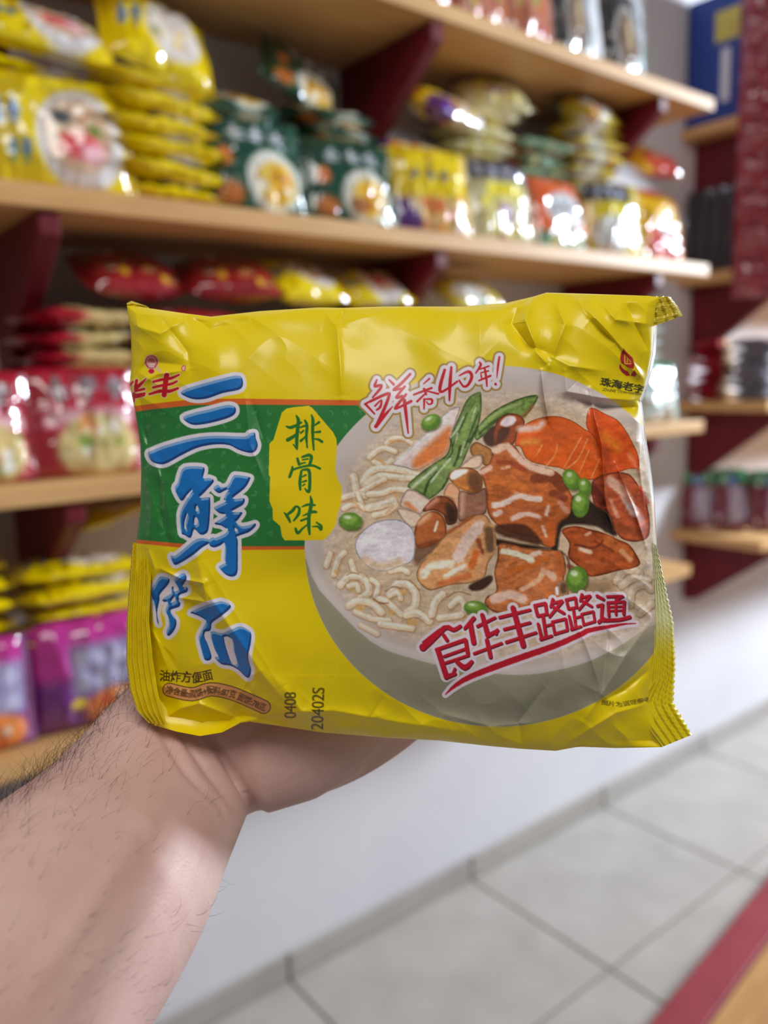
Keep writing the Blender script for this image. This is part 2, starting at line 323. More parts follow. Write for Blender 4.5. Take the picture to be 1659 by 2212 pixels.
packet('green', 0.15, 0.12, 0.04, T((0.86, 1.30, z2 + 0.27)) @ R(22, 'Y') @ R(-30, 'X'), 'dark green packet sticking up at the top of the second green stack', var=5)
cols = [('yellow_purple', 1.055, 6, 'yellow and purple', 'next to the green packets'), ('grey_yellow', 1.245, 9, 'grey and pale yellow', 'left of the orange packets'),
        ('orange_white', 1.432, 8, 'orange and grey', 'right of the grey packets'), ('yellow_black', 1.612, 10, 'dull yellow and black', 'right of the orange packets'), ('yellow_red', 1.80, 6, 'golden yellow and red', 'at the second shelf end')]
for k, (kd, x, n, ds, wh) in enumerate(cols):
    stand(kd, x, 1.172, z2, 0.168, 0.16 + 0.01 * (k % 2), 0.045, 9 + 3 * (k % 3), -8 + 5 * (k % 3), f'{ds} packet standing upright {wh}')
    flats(kd, x + 0.01, 1.295, z2, n, ds, wh, step=0.0305)
packet('yellow_purple', 0.155, 0.115, 0.05, T((1.15, 1.24, z2 + 0.255)) @ R(12, 'Z') @ R(-60, 'X'), 'yellow packet tipped forward on top of the yellow and purple stack', var=4)
packet('yellow_black', 0.155, 0.115, 0.05, T((1.60, 1.25, z2 + 0.325)) @ R(10, 'Z') @ R(-68, 'X'), 'dull yellow packet propped on top of the black-banded stack', var=4)
packet('yellow_red', 0.155, 0.115, 0.05, T((1.855, 1.25, z2 + 0.255)) @ R(-8, 'Z') @ R(-50, 'X'), 'golden packet propped on top of the rightmost stack of the second shelf', var=4)
packet('grey_yellow', 0.155, 0.115, 0.05, T((1.31, 1.27, z2 + 0.315)) @ R(-16, 'Z') @ R(-50, 'X'), 'shiny packet propped on top of the grey and pale yellow stack', var=4)

z1 = 1.953
for k, (kd, x, ds) in enumerate([('red_gold', 1.06, 'leftmost of the row'), ('red_gold', 1.21, 'second from the left'), ('red_gold', 1.345, 'next to the dark bowl-print packet')]):
    stand(kd, x, 1.185, z1, 0.14, 0.2, 0.05, 8, 4, f'red and gold mottled bag on the top shelf, {ds}', k)
stand('bowl_dark', 1.492, 1.19, z1, 0.135, 0.2, 0.05, 6, 8, 'dark packet with a round bowl print on the top shelf, beside the mottled bags')
stand('bowl_dark', 1.67, 1.19, z1, 0.16, 0.2, 0.05, 6, 4, 'dark packet with a round bowl print, rightmost on the top shelf', 1)

z3 = 1.180
stand('red', 0.382, 1.175, z3, 0.155, 0.155, 0.05, 9, -5, 'red packet with large grey letters standing left of the held packet')
stand('red', 0.225, 1.178, z3, 0.16, 0.15, 0.05, 9, -8, 'red packet cut off by the left picture edge on the third shelf', 1)
flats('red', 0.415, 1.285, z3, 8, 'deep red', 'behind the large-lettered red packet', step=0.0300, rz=6)
flats('red_multi', 0.575, 1.29, z3, 8, 'mottled red', 'just left above the held packet', wd=0.17, step=0.0305)
flats('yellow_plain', 0.79, 1.28, z3, 8, 'yellow', 'behind the held packet\'s left half', wd=0.15, step=0.0300)
flats('yellow_bowl', 0.955, 1.30, z3, 8, 'yellow bowl-print', 'behind the held packet\'s middle', wd=0.14, step=0.0300)
flats('yellow_black', 1.19, 1.29, z3, 8, 'pale yellow', 'right of the third-shelf middle bracket', wd=0.15, step=0.0300)
for kd, x, y, rz, ds in (('red_multi', 0.50, 1.26, 4, 'mottled red packet tipped forward on the mottled red stack, left one'), ('red_multi', 0.66, 1.235, -10, 'mottled red packet tipped forward on the mottled red stack, right one'), ('yellow_plain', 0.80, 1.24, 6, 'yellow packet tipped forward just above the held packet, left one'), ('yellow_bowl', 0.955, 1.25, -6, 'yellow packet tipped forward just above the held packet, beside the bracket'), ('yellow_black', 1.20, 1.24, 5, 'pale yellow packet tipped forward above the held packet, right of the bracket')):
    packet(kd, 0.15, 0.115, 0.048, T((x, y, z3 + 0.295)) @ R(rz, 'Z') @ R(-58, 'X'), ds, var=5)
stand('green_white', 1.80, 1.175, z3, 0.15, 0.15, 0.05, 8, -4, 'green and white glossy packet standing at the right end of the third shelf')
flats('green_white', 1.80, 1.29, z3, 10, 'green and white', 'at the third shelf\'s right end', wd=0.15, step=0.0300)

z4 = 0.808
stand('magenta', 0.365, 1.175, z4, 0.16, 0.16, 0.05, 8, -5, 'magenta packet with lavender letters standing just above the forearm')
stand('magenta', 0.19, 1.18, z4, 0.16, 0.16, 0.05, 8, -8, 'magenta packet cut off by the left picture edge on the lowest shelf', 1)
flats('yellow_plain', 0.385, 1.262, z4, 8, 'yellow', 'behind the magenta packet near the forearm', wd=0.17, step=0.030)
flats('yellow_plain', 0.195, 1.275, z4, 9, 'yellow', 'behind the leftmost magenta packet', wd=0.155, step=0.030)
packet('yellow_plain', 0.15, 0.11, 0.02, T((0.44, 1.25, 1.118)) @ R(-14, 'Y') @ R(-84, 'X'), 'yellow packet slid in right under the third shelf', var=3)

# far shelf unit
flats('red', 2.37, 1.36, 1.215, 6, 'far dark red', 'beside the far silver packets', wd=0.13, dp=0.1, step=0.030)
flats('silver', 2.37, 1.235, 1.215, 6, 'silver grey', 'at the right picture edge', wd=0.13, dp=0.1, step=0.030, rz=90)
for k, (y, ds) in enumerate([(1.39, 'nearest the wall'), (1.30, 'in the middle of three'), (1.20, 'at the right picture edge')]):
    Mx = T((2.34 + 0.05 * k, y, 0.812)) @ R(-66 + 6 * k, 'Z') @ R(-8, 'X') @ T((0, 0, 0.095))
    packet('green_red', 0.10, 0.19, 0.035, Mx, f'green-topped dark red glossy packet on the far lower shelf, {ds}', var=k)
for k in range(5):
    me = box_mesh('slim_box', -0.012, 0.012, -0.05, 0.05, 0, 0.235, 0.002); me.materials.append(M_grey)
    o = link('slim_box', me); o.matrix_world = T((2.33, 1.395 - k * 0.042, 1.5905)) @ R(72, 'Z') @ R(-5, 'Y')
    tag(o, f'slim dark grey upright box on the far shelf, {["nearest the wall", "second from the wall", "third from the wall", "fourth from the wall", "farthest from the wall"][k]}', 'box', 'slim grey boxes on the far shelf')
    link('label_strip', box_mesh('label_strip', -0.0125, 0.0125, -0.0505, -0.049, 0.03, 0.2), M_grey, o)
bx = link('display_box', box_mesh('display_box', -0.08, 0.08, -0.05, 0.05, 0, 0.34, 0.003), M_blue)
bx.matrix_world = T((2.335, 1.338, 2.0035)) @ R(-86, 'Z'); tag(bx, 'blue carton with a pale vertical label, top right behind the shelf end', 'carton')
link('label', box_mesh('label', 0.02, 0.045, -0.0515, -0.0495, 0.05, 0.19), M_cream, bx)
link('label', box_mesh('label', 0.0, 0.07, -0.0515, -0.0495, 0.21, 0.29), M_gold, bx)
hang = 0
for r_ in range(9):
    for c_ in range(2):
        Mx = T((2.205, 1.155 - 0.088 * c_ + 0.004 * r_ * 0, 1.545 + 0.088 * r_ + 0.02 * c_)) @ R(-62, 'Z') @ R(14, 'X')
        packet('candy', 0.082, 0.098, 0.024, Mx, f'small red packet in the {"left" if c_ == 0 else "right"} hanging strip at far right, {ORD[r_]} row up', 'hanging packet', 'red packets on hanging strips', var=r_ % 3, name='snack_packet')

# ------------------------------------------------------------------ the held packet: its print
SC = 1.3; OX, OY = 255, 615; CW, CH = int(1260 * SC), int(1030 * SC)
YEL = (238, 212, 0)
CV = np.ones((CH, CW, 3), np.float32) * np.array(YEL, np.float32)
class Win:
    def __init__(s, x0, x1, y0, y1):
        i0, i1 = max(0, int((y0 - OY) * SC)), min(CH, int((y1 - OY) * SC) + 2); j0, j1 = max(0, int((x0 - OX) * SC)), min(CW, int((x1 - OX) * SC) + 2)
        s.sl = (slice(i0, i1), slice(j0, j1))
        s.x, s.y = np.meshgrid(np.arange(j0, j1) / SC + OX, np.arange(i0, i1) / SC + OY)
    def put(s, col, a):
        v = CV[s.sl]; v += (np.asarray(col, np.float32) - v) * np.asarray(a, np.float32)[..., None]
def cov(d, soft=0.8): return np.clip(0.5 - d / soft / 1.2, 0, 1)
def catmull(P, closed=True, k=4):
    P = np.asarray(P, float); n = len(P); out = []
    rng_ = range(n) if closed else range(n - 1)
    for i in rng_:
        g = (lambda q: P[q % n]) if closed else (lambda q: P[min(max(q, 0), n - 1)])
        p0, p1, p2, p3 = g(i - 1), g(i), g(i + 1), g(i + 2)
        for t in np.arange(k) / k:
            out.append(0.5 * (2 * p1 + (p2 - p0) * t + (2 * p0 - 5 * p1 + 4 * p2 - p3) * t * t + (3 * p1 - p0 - 3 * p2 + p3) * t ** 3))
    if not closed: out.append(P[-1])
    return np.array(out)
def poly_sdf(x, y, P):
    P = np.asarray(P, float); d = np.full(x.shape, 1e9); ins = np.zeros(x.shape, bool)
    for a, b in zip(P, np.roll(P, -1, 0)):
        ex, ey = b - a; wx, wy = x - a[0], y - a[1]
        t = np.clip((wx * ex + wy * ey) / (ex * ex + ey * ey + 1e-9), 0, 1)
        d = np.minimum(d, (wx - t * ex) ** 2 + (wy - t * ey) ** 2)
        c = (a[1] > y) != (b[1] > y)
        ins ^= c & (x < ex * (y - a[1]) / (ey if abs(ey) > 1e-9 else 1e-9) + a[0])
    d = np.sqrt(d); return np.where(ins, -d, d)
def stroke_sdf(x, y, S):
    d = np.full(x.shape, 1e9)
    for L in S:
        L = np.asarray(L, float)
        if len(L) == 1: d = np.minimum(d, np.hypot(x - L[0, 0], y - L[0, 1]) - L[0, 2])
        if len(L) > 2: L = catmull(L, False, 3)
        for a, b in zip(L[:-1], L[1:]):
            ex, ey = b[:2] - a[:2]; wx, wy = x - a[0], y - a[1]
            t = np.clip((wx * ex + wy * ey) / (ex * ex + ey * ey + 1e-9), 0, 1)
            d = np.minimum(d, np.hypot(wx - t * ex, wy - t * ey) - (a[2] + (b[2] - a[2]) * t))
    return d
def crop(S, sc, ox, oy):            # tracing coordinates -> packet coordinates
    out = []
    for L in S:
        L = np.array([list(p) + [0] * (3 - len(p)) for p in L], float)
        L[:, 0] = ox + L[:, 0] / sc; L[:, 1] = oy + L[:, 1] / sc; L[:, 2] = L[:, 2] / sc; out.append(L)
    return out
def bounds(S, pad):
    A = np.concatenate([np.asarray(q)[:, :2] for q in S]); return A[:, 0].min() - pad, A[:, 0].max() + pad, A[:, 1].min() - pad, A[:, 1].max() + pad
def fill_poly(P, col, smooth=True, pad=4, soft=0.8, alpha=1):
    P = np.asarray(P, float)[:, :2]; Q = catmull(P) if smooth else P
    wn = Win(*bounds([Q], pad + soft * 2)); wn.put(col, cov(poly_sdf(wn.x, wn.y, Q), soft) * alpha); return wn
def fill_ell(cx, cy, rx, ry, col, rot=0, soft=1.0, alpha=1):
    m_ = max(rx, ry) + soft + 3; wn = Win(cx - m_, cx + m_, cy - m_, cy + m_); c, s_ = math.cos(rot), math.sin(rot)
    dx, dy = wn.x - cx, wn.y - cy; q = np.hypot((dx * c + dy * s_) / rx, (-dx * s_ + dy * c) / ry)
    wn.put(col, np.clip(0.5 - (q - 1) * min(rx, ry) / soft, 0, 1) * alpha)
# --- green band with orange lines
band = [(270, 893), (330, 884), (420, 874), (520, 871), (800, 872), (1000, 872), (1000, 1180), (640, 1180), (520, 1180), (420, 1178), (300, 1166), (270, 1166)]
b_or = [(270, 884), (330, 876), (420, 866), (520, 864), (800, 866), (1000, 866), (1000, 1186), (640, 1186), (520, 1186), (420, 1184), (300, 1172), (270, 1172)]
band_o = [(270, 880), (330, 872), (420, 862), (520, 861), (800, 865), (1000, 866), (1000, 1187), (640, 1187), (520, 1188), (420, 1186), (300, 1174), (270, 1174)]
band_g = [(270, 893), (330, 884), (420, 875), (520, 874), (800, 876), (1000, 876), (1000, 1179), (640, 1180), (520, 1180), (420, 1177), (300, 1166), (270, 1166)]
fill_poly(band_o, (226, 106, 40), False); fill_poly(band_g, (44, 126, 58), False)
rp = np.random.default_rng(4)
for gx in range(318, 790, 33):                       # small pale ornament marks on the green
    for gy in range(892, 1160, 29):
        L = [[(gx + rp.uniform(-6, 6), gy + rp.uniform(-6, 6), 1.1) for _ in range(rp.integers(2, 4))] for _ in range(3)]
        wn = Win(*bounds(L, 4)); wn.put((96, 160, 104), cov(stroke_sdf(wn.x, wn.y, L), 1.2) * 0.55)
# --- bowl
fill_ell(1076, 1180, 418, 390, (216, 204, 200), 0, 1.2)
wn = Win(650, 1420, 780, 1580)
q = np.hypot((wn.x - 1076) / 418, (wn.y - 1180) / 390)
wn.put((178, 160, 152), np.clip(1 - q, 0, 1) ** 0.6 * 0.25 * (q < 1))
low = [(640, 1215), (690, 1275), (800, 1385), (900, 1425), (1000, 1446), (1130, 1458), (1250, 1436), (1330, 1400), (1430, 1345), (1500, 1400), (1500, 1700), (600, 1700)]
d = poly_sdf(wn.x, wn.y, catmull(low)); inb = np.clip((1 - q) * 390 / 1.2, 0, 1)
wn.put((160, 156, 132), cov(d, 1.2) * inb); wn.put((126, 124, 104), smoothstep(0, 90, -d) * inb * 0.7 * smoothstep(0, 60, (1 - q) * 390))
wn.put((232, 222, 220), np.exp(-((d - 12) / 10) ** 2) * inb * 0.7)
# soup area
soup = [(735, 1075), (760, 1010), (830, 930), (930, 870), (1040, 850), (1180, 850), (1300, 890), (1400, 960), (1420, 1100), (1420, 1330), (1330, 1378), (1230, 1412), (1120, 1425), (1000, 1412), (880, 1385), (790, 1335), (720, 1265), (695, 1190)]
d = poly_sdf(wn.x, wn.y, catmull(soup)); wn.put((218, 198, 176), cov(d, 40))
wn.put((202, 172, 134), cov(d + 25, 25) * 0.6 * fbm(wn.x / 30, wn.y / 30, 2))
# --- food
K1, K2, K3, K4 = (4.879, 720, 840), (4.254, 1030, 860), (4.254, 690, 1090), (4.254, 1030, 1120)
GAIN = 1.13
def dab(K, pts, col, r=None, soft=2.0, warp=0, alpha=1, seed=1):
    L = crop([[(p[0], p[1], r or 0) for p in pts]], *K); c = np.minimum(np.array(col, float) * GAIN, 250)
    if r is None:
        Q = catmull(L[0][:, :2]); w2 = Win(*bounds([Q], soft + warp / 4 + 4)); d2 = poly_sdf(w2.x, w2.y, Q)
    else:
        w2 = Win(*bounds(L, r / K[0] + soft + warp / 4 + 4)); d2 = stroke_sdf(w2.x, w2.y, L)
    if warp: d2 = d2 + (fbm(w2.x / 9 + seed, w2.y / 6, seed, 4) - 0.5) * warp / 2.2
    w2.put(c, np.clip(0.5 - d2 / (2 * soft), 0, 1) * alpha); return w2, d2
def piece(K, pts, col, seed, nz=16, amt=0.22, edge=6):     # a shaded lump: base colour, fibrous mottling, dark rim
    w2, d2 = dab(K, pts, col, None, 1.0); a2 = cov(d2, 1.4); n = fbm(w2.x / nz + fbm(w2.x / nz, w2.y / nz, seed) * 2, w2.y / nz * 1.6, seed + 2, 5) - 0.5
    v = CV[w2.sl]; f = 1 + n * 2 * amt - 0.35 * smoothstep(edge, 0, -d2); v += (np.clip(v * f[..., None], 0, 255) - v) * a2[..., None].astype(np.float32)
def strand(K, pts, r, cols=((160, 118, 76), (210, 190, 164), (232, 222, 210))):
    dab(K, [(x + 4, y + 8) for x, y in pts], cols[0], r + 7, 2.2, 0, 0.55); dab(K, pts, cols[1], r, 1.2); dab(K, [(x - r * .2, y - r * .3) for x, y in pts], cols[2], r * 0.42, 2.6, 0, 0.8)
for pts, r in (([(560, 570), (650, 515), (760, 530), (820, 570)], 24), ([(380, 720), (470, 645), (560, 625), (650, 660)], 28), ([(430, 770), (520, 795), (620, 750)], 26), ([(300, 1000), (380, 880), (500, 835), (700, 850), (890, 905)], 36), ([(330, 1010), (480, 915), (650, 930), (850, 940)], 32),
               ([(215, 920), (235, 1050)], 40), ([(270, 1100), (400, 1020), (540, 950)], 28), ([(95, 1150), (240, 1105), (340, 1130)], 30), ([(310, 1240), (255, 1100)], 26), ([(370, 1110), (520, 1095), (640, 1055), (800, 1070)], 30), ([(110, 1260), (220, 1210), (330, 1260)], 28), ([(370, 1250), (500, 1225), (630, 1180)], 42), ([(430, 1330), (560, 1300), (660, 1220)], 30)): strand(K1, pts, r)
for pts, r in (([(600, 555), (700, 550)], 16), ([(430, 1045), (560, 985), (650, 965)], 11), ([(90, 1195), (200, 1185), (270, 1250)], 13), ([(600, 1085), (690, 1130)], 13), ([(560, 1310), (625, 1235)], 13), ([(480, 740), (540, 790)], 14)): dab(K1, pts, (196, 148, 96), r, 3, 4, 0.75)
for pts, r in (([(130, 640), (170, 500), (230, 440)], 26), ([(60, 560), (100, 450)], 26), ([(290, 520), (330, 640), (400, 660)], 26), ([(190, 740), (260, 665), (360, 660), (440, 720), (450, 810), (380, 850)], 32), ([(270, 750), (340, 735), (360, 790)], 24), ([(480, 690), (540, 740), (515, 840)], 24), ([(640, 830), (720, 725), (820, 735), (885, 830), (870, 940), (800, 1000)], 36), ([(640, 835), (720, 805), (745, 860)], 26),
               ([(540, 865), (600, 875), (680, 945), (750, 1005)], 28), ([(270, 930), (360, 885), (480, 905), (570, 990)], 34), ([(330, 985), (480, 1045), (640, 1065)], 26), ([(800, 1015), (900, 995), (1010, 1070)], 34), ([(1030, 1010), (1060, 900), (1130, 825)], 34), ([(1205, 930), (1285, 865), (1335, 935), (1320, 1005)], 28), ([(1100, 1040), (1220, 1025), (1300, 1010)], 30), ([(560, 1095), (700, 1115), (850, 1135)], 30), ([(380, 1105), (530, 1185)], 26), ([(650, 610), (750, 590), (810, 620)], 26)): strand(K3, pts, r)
for x, y, rx in ((370, 945, 36), (160, 620, 24), (300, 785, 18), (660, 990, 30), (850, 1080, 44), (770, 800, 34)): dab(K3, [(x - rx * .5, y), (x + rx * .5, y + 6)], (202, 160, 96), rx * 0.7, 3, 4, 0.75)
for pts in ([(500, 870), (560, 905), (630, 905)], [(330, 300), (420, 230)], [(610, 800), (680, 755), (760, 775)], [(360, 640), (300, 625), (250, 650)], [(720, 690), (830, 700), (920, 790)], [(1180, 850), (1270, 800), (1390, 830)]): dab(K3, pts, (140, 100, 66), 5, 1.4, 3, 0.8)
dab(K4, [(840, 470), (1050, 560), (1260, 550), (1240, 680), (900, 680)], (150, 122, 92), None, 9, 6, 0.8)
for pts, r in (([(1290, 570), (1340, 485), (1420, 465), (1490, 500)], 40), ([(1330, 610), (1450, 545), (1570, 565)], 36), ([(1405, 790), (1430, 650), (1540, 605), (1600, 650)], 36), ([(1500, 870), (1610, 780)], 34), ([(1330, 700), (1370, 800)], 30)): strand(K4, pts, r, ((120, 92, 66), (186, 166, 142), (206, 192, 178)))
# dark gaps between the meat
dab(K2, [(880, 900), (1060, 960), (1200, 1060), (1290, 1250), (1200, 1240), (1100, 1180), (900, 1160), (780, 1200), (740, 1400), (680, 1400), (760, 1120)], (58, 44, 38), None, 3); dab(K2, [(60, 340), (170, 250), (170, 430), (90, 430)], (74, 48, 36), None, 3)
dab(K4, [(180, 190), (400, 230), (720, 280), (780, 330), (840, 360), (850, 480), (780, 300), (420, 280), (200, 260)], (60, 40, 28), None, 3); dab(K3, [(1380, 740), (1560, 650), (1590, 700), (1500, 780), (1400, 790)], (70, 50, 40), None, 2.5); dab(K3, [(860, 400), (1180, 300), (1150, 380), (1000, 480), (900, 560), (850, 480)], (120, 92, 70), None, 6)
# thick mushroom stem
piece(K1, [(620, 790), (760, 680), (1000, 440), (1200, 240), (1330, 190), (1300, 320), (1230, 520), (1180, 680), (1000, 800), (870, 860), (760, 830)], (212, 196, 192), 3, 60, 0.04, 4)
dab(K1, [(830, 780), (920, 660), (1100, 500), (1220, 400), (1240, 480), (1190, 660), (1020, 780), (880, 840)], (204, 122, 70), None, 7); dab(K1, [(670, 760), (1000, 480), (1240, 250)], (234, 226, 230), 18, 5, 0, 0.8)
# asparagus
piece(K2, [(-20, 330), (60, 200), (200, 90), (400, 0), (560, -25), (510, 90), (420, 180), (300, 150), (160, 240), (60, 345), (0, 385)], (112, 136, 74), 2, 10, 0.3)
dab(K2, [(30, 270), (200, 130), (400, 45)], (156, 174, 110), 14, 3, 6, 0.8); dab(K2, [(30, 320), (160, 210), (280, 140)], (48, 66, 28), 9, 2, 6, 0.8); dab(K2, [(430, 165), (510, 70)], (132, 94, 54), 14, 3, 6, 0.9)
piece(K1, [(1540, 30), (1420, 100), (1330, 280), (1250, 470), (1200, 680), (1050, 790), (900, 900), (780, 1020), (860, 1070), (960, 1130), (1010, 1165), (1150, 1060), (1230, 920), (1330, 850), (1440, 600), (1520, 430), (1560, 230), (1560, 90)], (120, 142, 84), 6, 14, 0.2)
for pts, r in (([(960, 1110), (1000, 990), (1090, 880)], 12), ([(1340, 600), (1320, 700), (1270, 810)], 12), ([(1255, 600), (1330, 440), (1410, 260)], 7), ([(1390, 620), (1470, 400), (1530, 250)], 8), ([(1150, 1050), (1230, 920)], 12), ([(1230, 520), (1260, 640), (1210, 740)], 7), ([(1440, 220), (1500, 130)], 5), ([(1430, 560), (1520, 400)], 10)): dab(K1, pts, (46, 66, 30), r, 2, 6, 0.85)
for pts, r in (([(830, 1040), (960, 930), (1080, 830)], 16), ([(1030, 980), (1100, 890), (1230, 740)], 10), ([(1240, 510), (1300, 430), (1370, 300)], 9), ([(1460, 330), (1500, 200)], 8), ([(1290, 560), (1310, 470)], 8), ([(1340, 700), (1380, 560)], 7)): dab(K1, pts, (196, 204, 178), r, 2.2, 7, 0.85)
dab(K1, [(1340, 560), (1420, 330), (1510, 110)], (146, 172, 92), 14, 5, 6, 0.6)
# mushrooms
piece(K2, [(160, 280), (200, 190), (290, 145), (380, 150), (435, 200), (430, 260), (380, 300), (340, 420), (250, 435), (180, 445), (150, 390)], (152, 76, 40), 1, 30, 0.1); dab(K2, [(190, 310), (280, 240), (300, 330), (220, 420), (180, 420)], (88, 50, 32), None, 4, 6); dab(K2, [(215, 225), (280, 162), (350, 172), (352, 222), (290, 262), (232, 255)], (212, 196, 198), None, 2, 6)
piece(K1, [(1440, 620), (1500, 560), (1580, 590), (1670, 650), (1680, 800), (1580, 800), (1560, 710), (1470, 710)], (168, 116, 66), 2, 30, 0.1); piece(K1, [(1340, 830), (1450, 720), (1560, 700), (1570, 790), (1500, 845)], (216, 186, 164), 3, 40, 0.05)
piece(K1, [(1160, 1120), (1220, 990), (1330, 1050), (1330, 1200), (1300, 1340), (1285, 1250), (1240, 1160)], (210, 158, 124), 4, 40, 0.06); piece(K1, [(1330, 1080), (1480, 1100), (1610, 1050), (1610, 1300), (1480, 1345), (1330, 1395), (1320, 1250)], (150, 106, 88), 5, 40, 0.1); dab(K1, [(1360, 1110), (1350, 1340)], (208, 166, 146), 20, 6, 0, 0.8)
piece(K1, [(1210, 930), (1240, 870), (1320, 835), (1440, 830), (1530, 880), (1570, 950), (1560, 1060), (1480, 1100), (1380, 1070), (1280, 1010)], (178, 114, 60), 6, 30, 0.1); dab(K1, [(1430, 880), (1540, 900), (1560, 1050), (1480, 1085), (1420, 1000)], (104, 68, 44), None, 5, 5, 0.9); dab(K1, [(1290, 1000), (1400, 1055)], (206, 132, 58), 15, 4); dab(K1, [(1230, 920), (1280, 855), (1420, 850), (1380, 900), (1260, 960)], (230, 222, 222), None, 2.5, 5)
piece(K1, [(700, 1230), (760, 1080), (830, 1060), (960, 1130), (1030, 1190), (960, 1280), (900, 1325), (800, 1270)], (218, 192, 178), 7, 40, 0.05); dab(K1, [(740, 1210), (800, 1195), (900, 1305), (820, 1275)], (204, 134, 90), None, 4)
piece(K1, [(940, 1290), (1020, 1180), (1100, 1130), (1200, 1140), (1280, 1210), (1310, 1310), (1290, 1410), (1200, 1430), (1160, 1330), (1060, 1280)], (142, 80, 50), 8, 30, 0.12); dab(K1, [(1190, 1210), (1290, 1260), (1290, 1400), (1210, 1400)], (62, 46, 36), None, 5, 5, .9); dab(K1, [(990, 1245), (1090, 1165)], (206, 148, 128), 22, 5, 5, .9)
piece(K3, [(710, 40), (860, 55), (940, 110), (880, 210), (800, 185)], (222, 192, 172), 9, 40, .05)
piece(K3, [(870, 260), (900, 160), (980, 80), (1060, 60), (1130, 100), (1165, 190), (1160, 290), (1080, 350), (960, 400), (900, 390), (870, 330)], (178, 104, 60), 3, 40, 0.06); dab(K3, [(915, 170), (1010, 95)], (222, 172, 136), 22, 5); dab(K3, [(900, 385), (1080, 335)], (122, 64, 38), 14, 5); dab(K3, [(1060, 240), (1085, 160)], (236, 204, 182), 12, 1.5)
# egg
piece(K3, [(330, 340), (400, 240), (520, 160), (680, 135), (800, 170), (870, 260), (880, 420), (850, 520), (760, 560), (620, 610), (500, 600), (400, 530), (340, 440)], (204, 198, 206), 4, 90, 0.03, 4); dab(K3, [(420, 510), (560, 570), (740, 530)], (206, 178, 144), 30, 9); dab(K3, [(430, 340), (560, 230)], (222, 218, 230), 40, 10)
# carrot slices
piece(K2, [(350, 430), (390, 290), (500, 210), (640, 170), (760, 170), (880, 210), (1000, 290), (1090, 340), (1170, 520), (1170, 740), (1060, 750), (930, 740), (790, 650), (640, 620), (470, 570), (400, 450)], (204, 94, 36), 5, 30, 0.12, 3); dab(K2, [(400, 285), (560, 270), (600, 230)], (216, 190, 184), 30, 5, 8, .9); dab(K2, [(420, 410), (560, 400)], (222, 146, 74), 26, 6, 8, .8); dab(K2, [(620, 330), (900, 330)], (178, 84, 34), 40, 10, 8, .7)
piece(K2, [(1010, 270), (1020, 120), (1070, 90), (1170, 140), (1290, 200), (1370, 300), (1440, 430), (1480, 520), (1490, 640), (1400, 650), (1270, 690), (1190, 700), (1100, 400)], (202, 86, 36), 7, 30, 0.14, 3); dab(K2, [(1180, 350), (1290, 450)], (214, 132, 40), 36, 9, 8, .8); dab(K2, [(1150, 460), (1230, 640)], (160, 70, 36), 34, 8, 8, .8); dab(K2, [(1400, 520), (1480, 650)], (224, 134, 98), 18, 4, 6, .8)
for pts in ([(1020, 370), (930, 560), (820, 650)], [(960, 360), (880, 500), (800, 640)], [(740, 430), (720, 520), (640, 620)], [(600, 430), (550, 520)], [(1030, 480), (940, 690)], [(1130, 560), (1050, 740)]): dab(K2, pts, (232, 164, 118), 5, 1.2, 3, .75)
# ribs
piece(K2, [(1060, 770), (1180, 700), (1290, 680), (1400, 700), (1470, 780), (1540, 900), (1580, 1060), (1590, 1200), (1560, 1290), (1450, 1320), (1330, 1290), (1270, 1200), (1200, 1050), (1080, 980)], (172, 86, 54), 2)
for pts, c, r in (([(1080, 830), (1150, 960)], (110, 48, 40), 40), ([(1230, 760), (1340, 860), (1400, 960)], (212, 172, 154), 48), ([(1400, 990), (1450, 1060)], (224, 208, 208), 34), ([(1300, 1190), (1500, 1240)], (150, 78, 46), 36), ([(1500, 830), (1560, 960)], (182, 86, 64), 24), ([(1230, 940), (1290, 1090)], (206, 150, 128), 16)): dab(K2, pts, c, r, 3, 14, .9)
piece(K4, [(780, 110), (900, 70), (1040, 100), (1160, 130), (1290, 190), (1400, 240), (1470, 340), (1500, 420), (1420, 460), (1300, 480), (1150, 520), (1030, 530), (930, 440), (840, 350), (850, 230)], (164, 82, 42), 4)
for pts, c, r in (([(850, 440), (1000, 520)], (122, 68, 46), 22), ([(1200, 200), (1400, 330)], (188, 106, 54), 46), ([(1330, 300), (1410, 380)], (206, 152, 114), 22), ([(950, 280), (1040, 310)], (228, 198, 180), 20), ([(1000, 150), (1040, 130)], (220, 180, 156), 12), ([(900, 240), (1080, 270), (1160, 200)], (88, 44, 28), 6), ([(1010, 400), (1200, 420)], (180, 100, 62), 14), ([(1090, 210), (1250, 300)], (120, 60, 34), 6)): dab(K4, pts, c, r, 2.5, 12, .9)
piece(K4, [(200, 240), (300, 230), (450, 270), (700, 290), (790, 330), (820, 460), (800, 560), (840, 640), (830, 720), (700, 740), (560, 760), (420, 830), (200, 870), (80, 800), (90, 720), (180, 660), (160, 500), (190, 360)], (184, 112, 68), 6)
for pts, c, r in (([(740, 340), (780, 500)], (178, 98, 54), 34), ([(300, 480), (500, 430), (640, 360)], (192, 104, 46), 24), ([(160, 740), (300, 700), (420, 740)], (206, 178, 166), 44), ([(240, 300), (380, 330), (500, 380)], (236, 222, 200), 28), ([(500, 340), (580, 310)], (214, 192, 182), 20), ([(260, 560), (420, 470)], (166, 92, 46), 9), ([(240, 640), (400, 540)], (170, 96, 52), 7), ([(420, 650), (560, 570), (610, 480)], (220, 174, 146), 24), ([(660, 500), (710, 545)], (214, 174, 154), 30), ([(300, 430), (360, 400)], (150, 84, 42), 10), ([(600, 640), (660, 690)], (196, 116, 66), 26)): dab(K4, pts, c, r, 2.5, 12, .9)
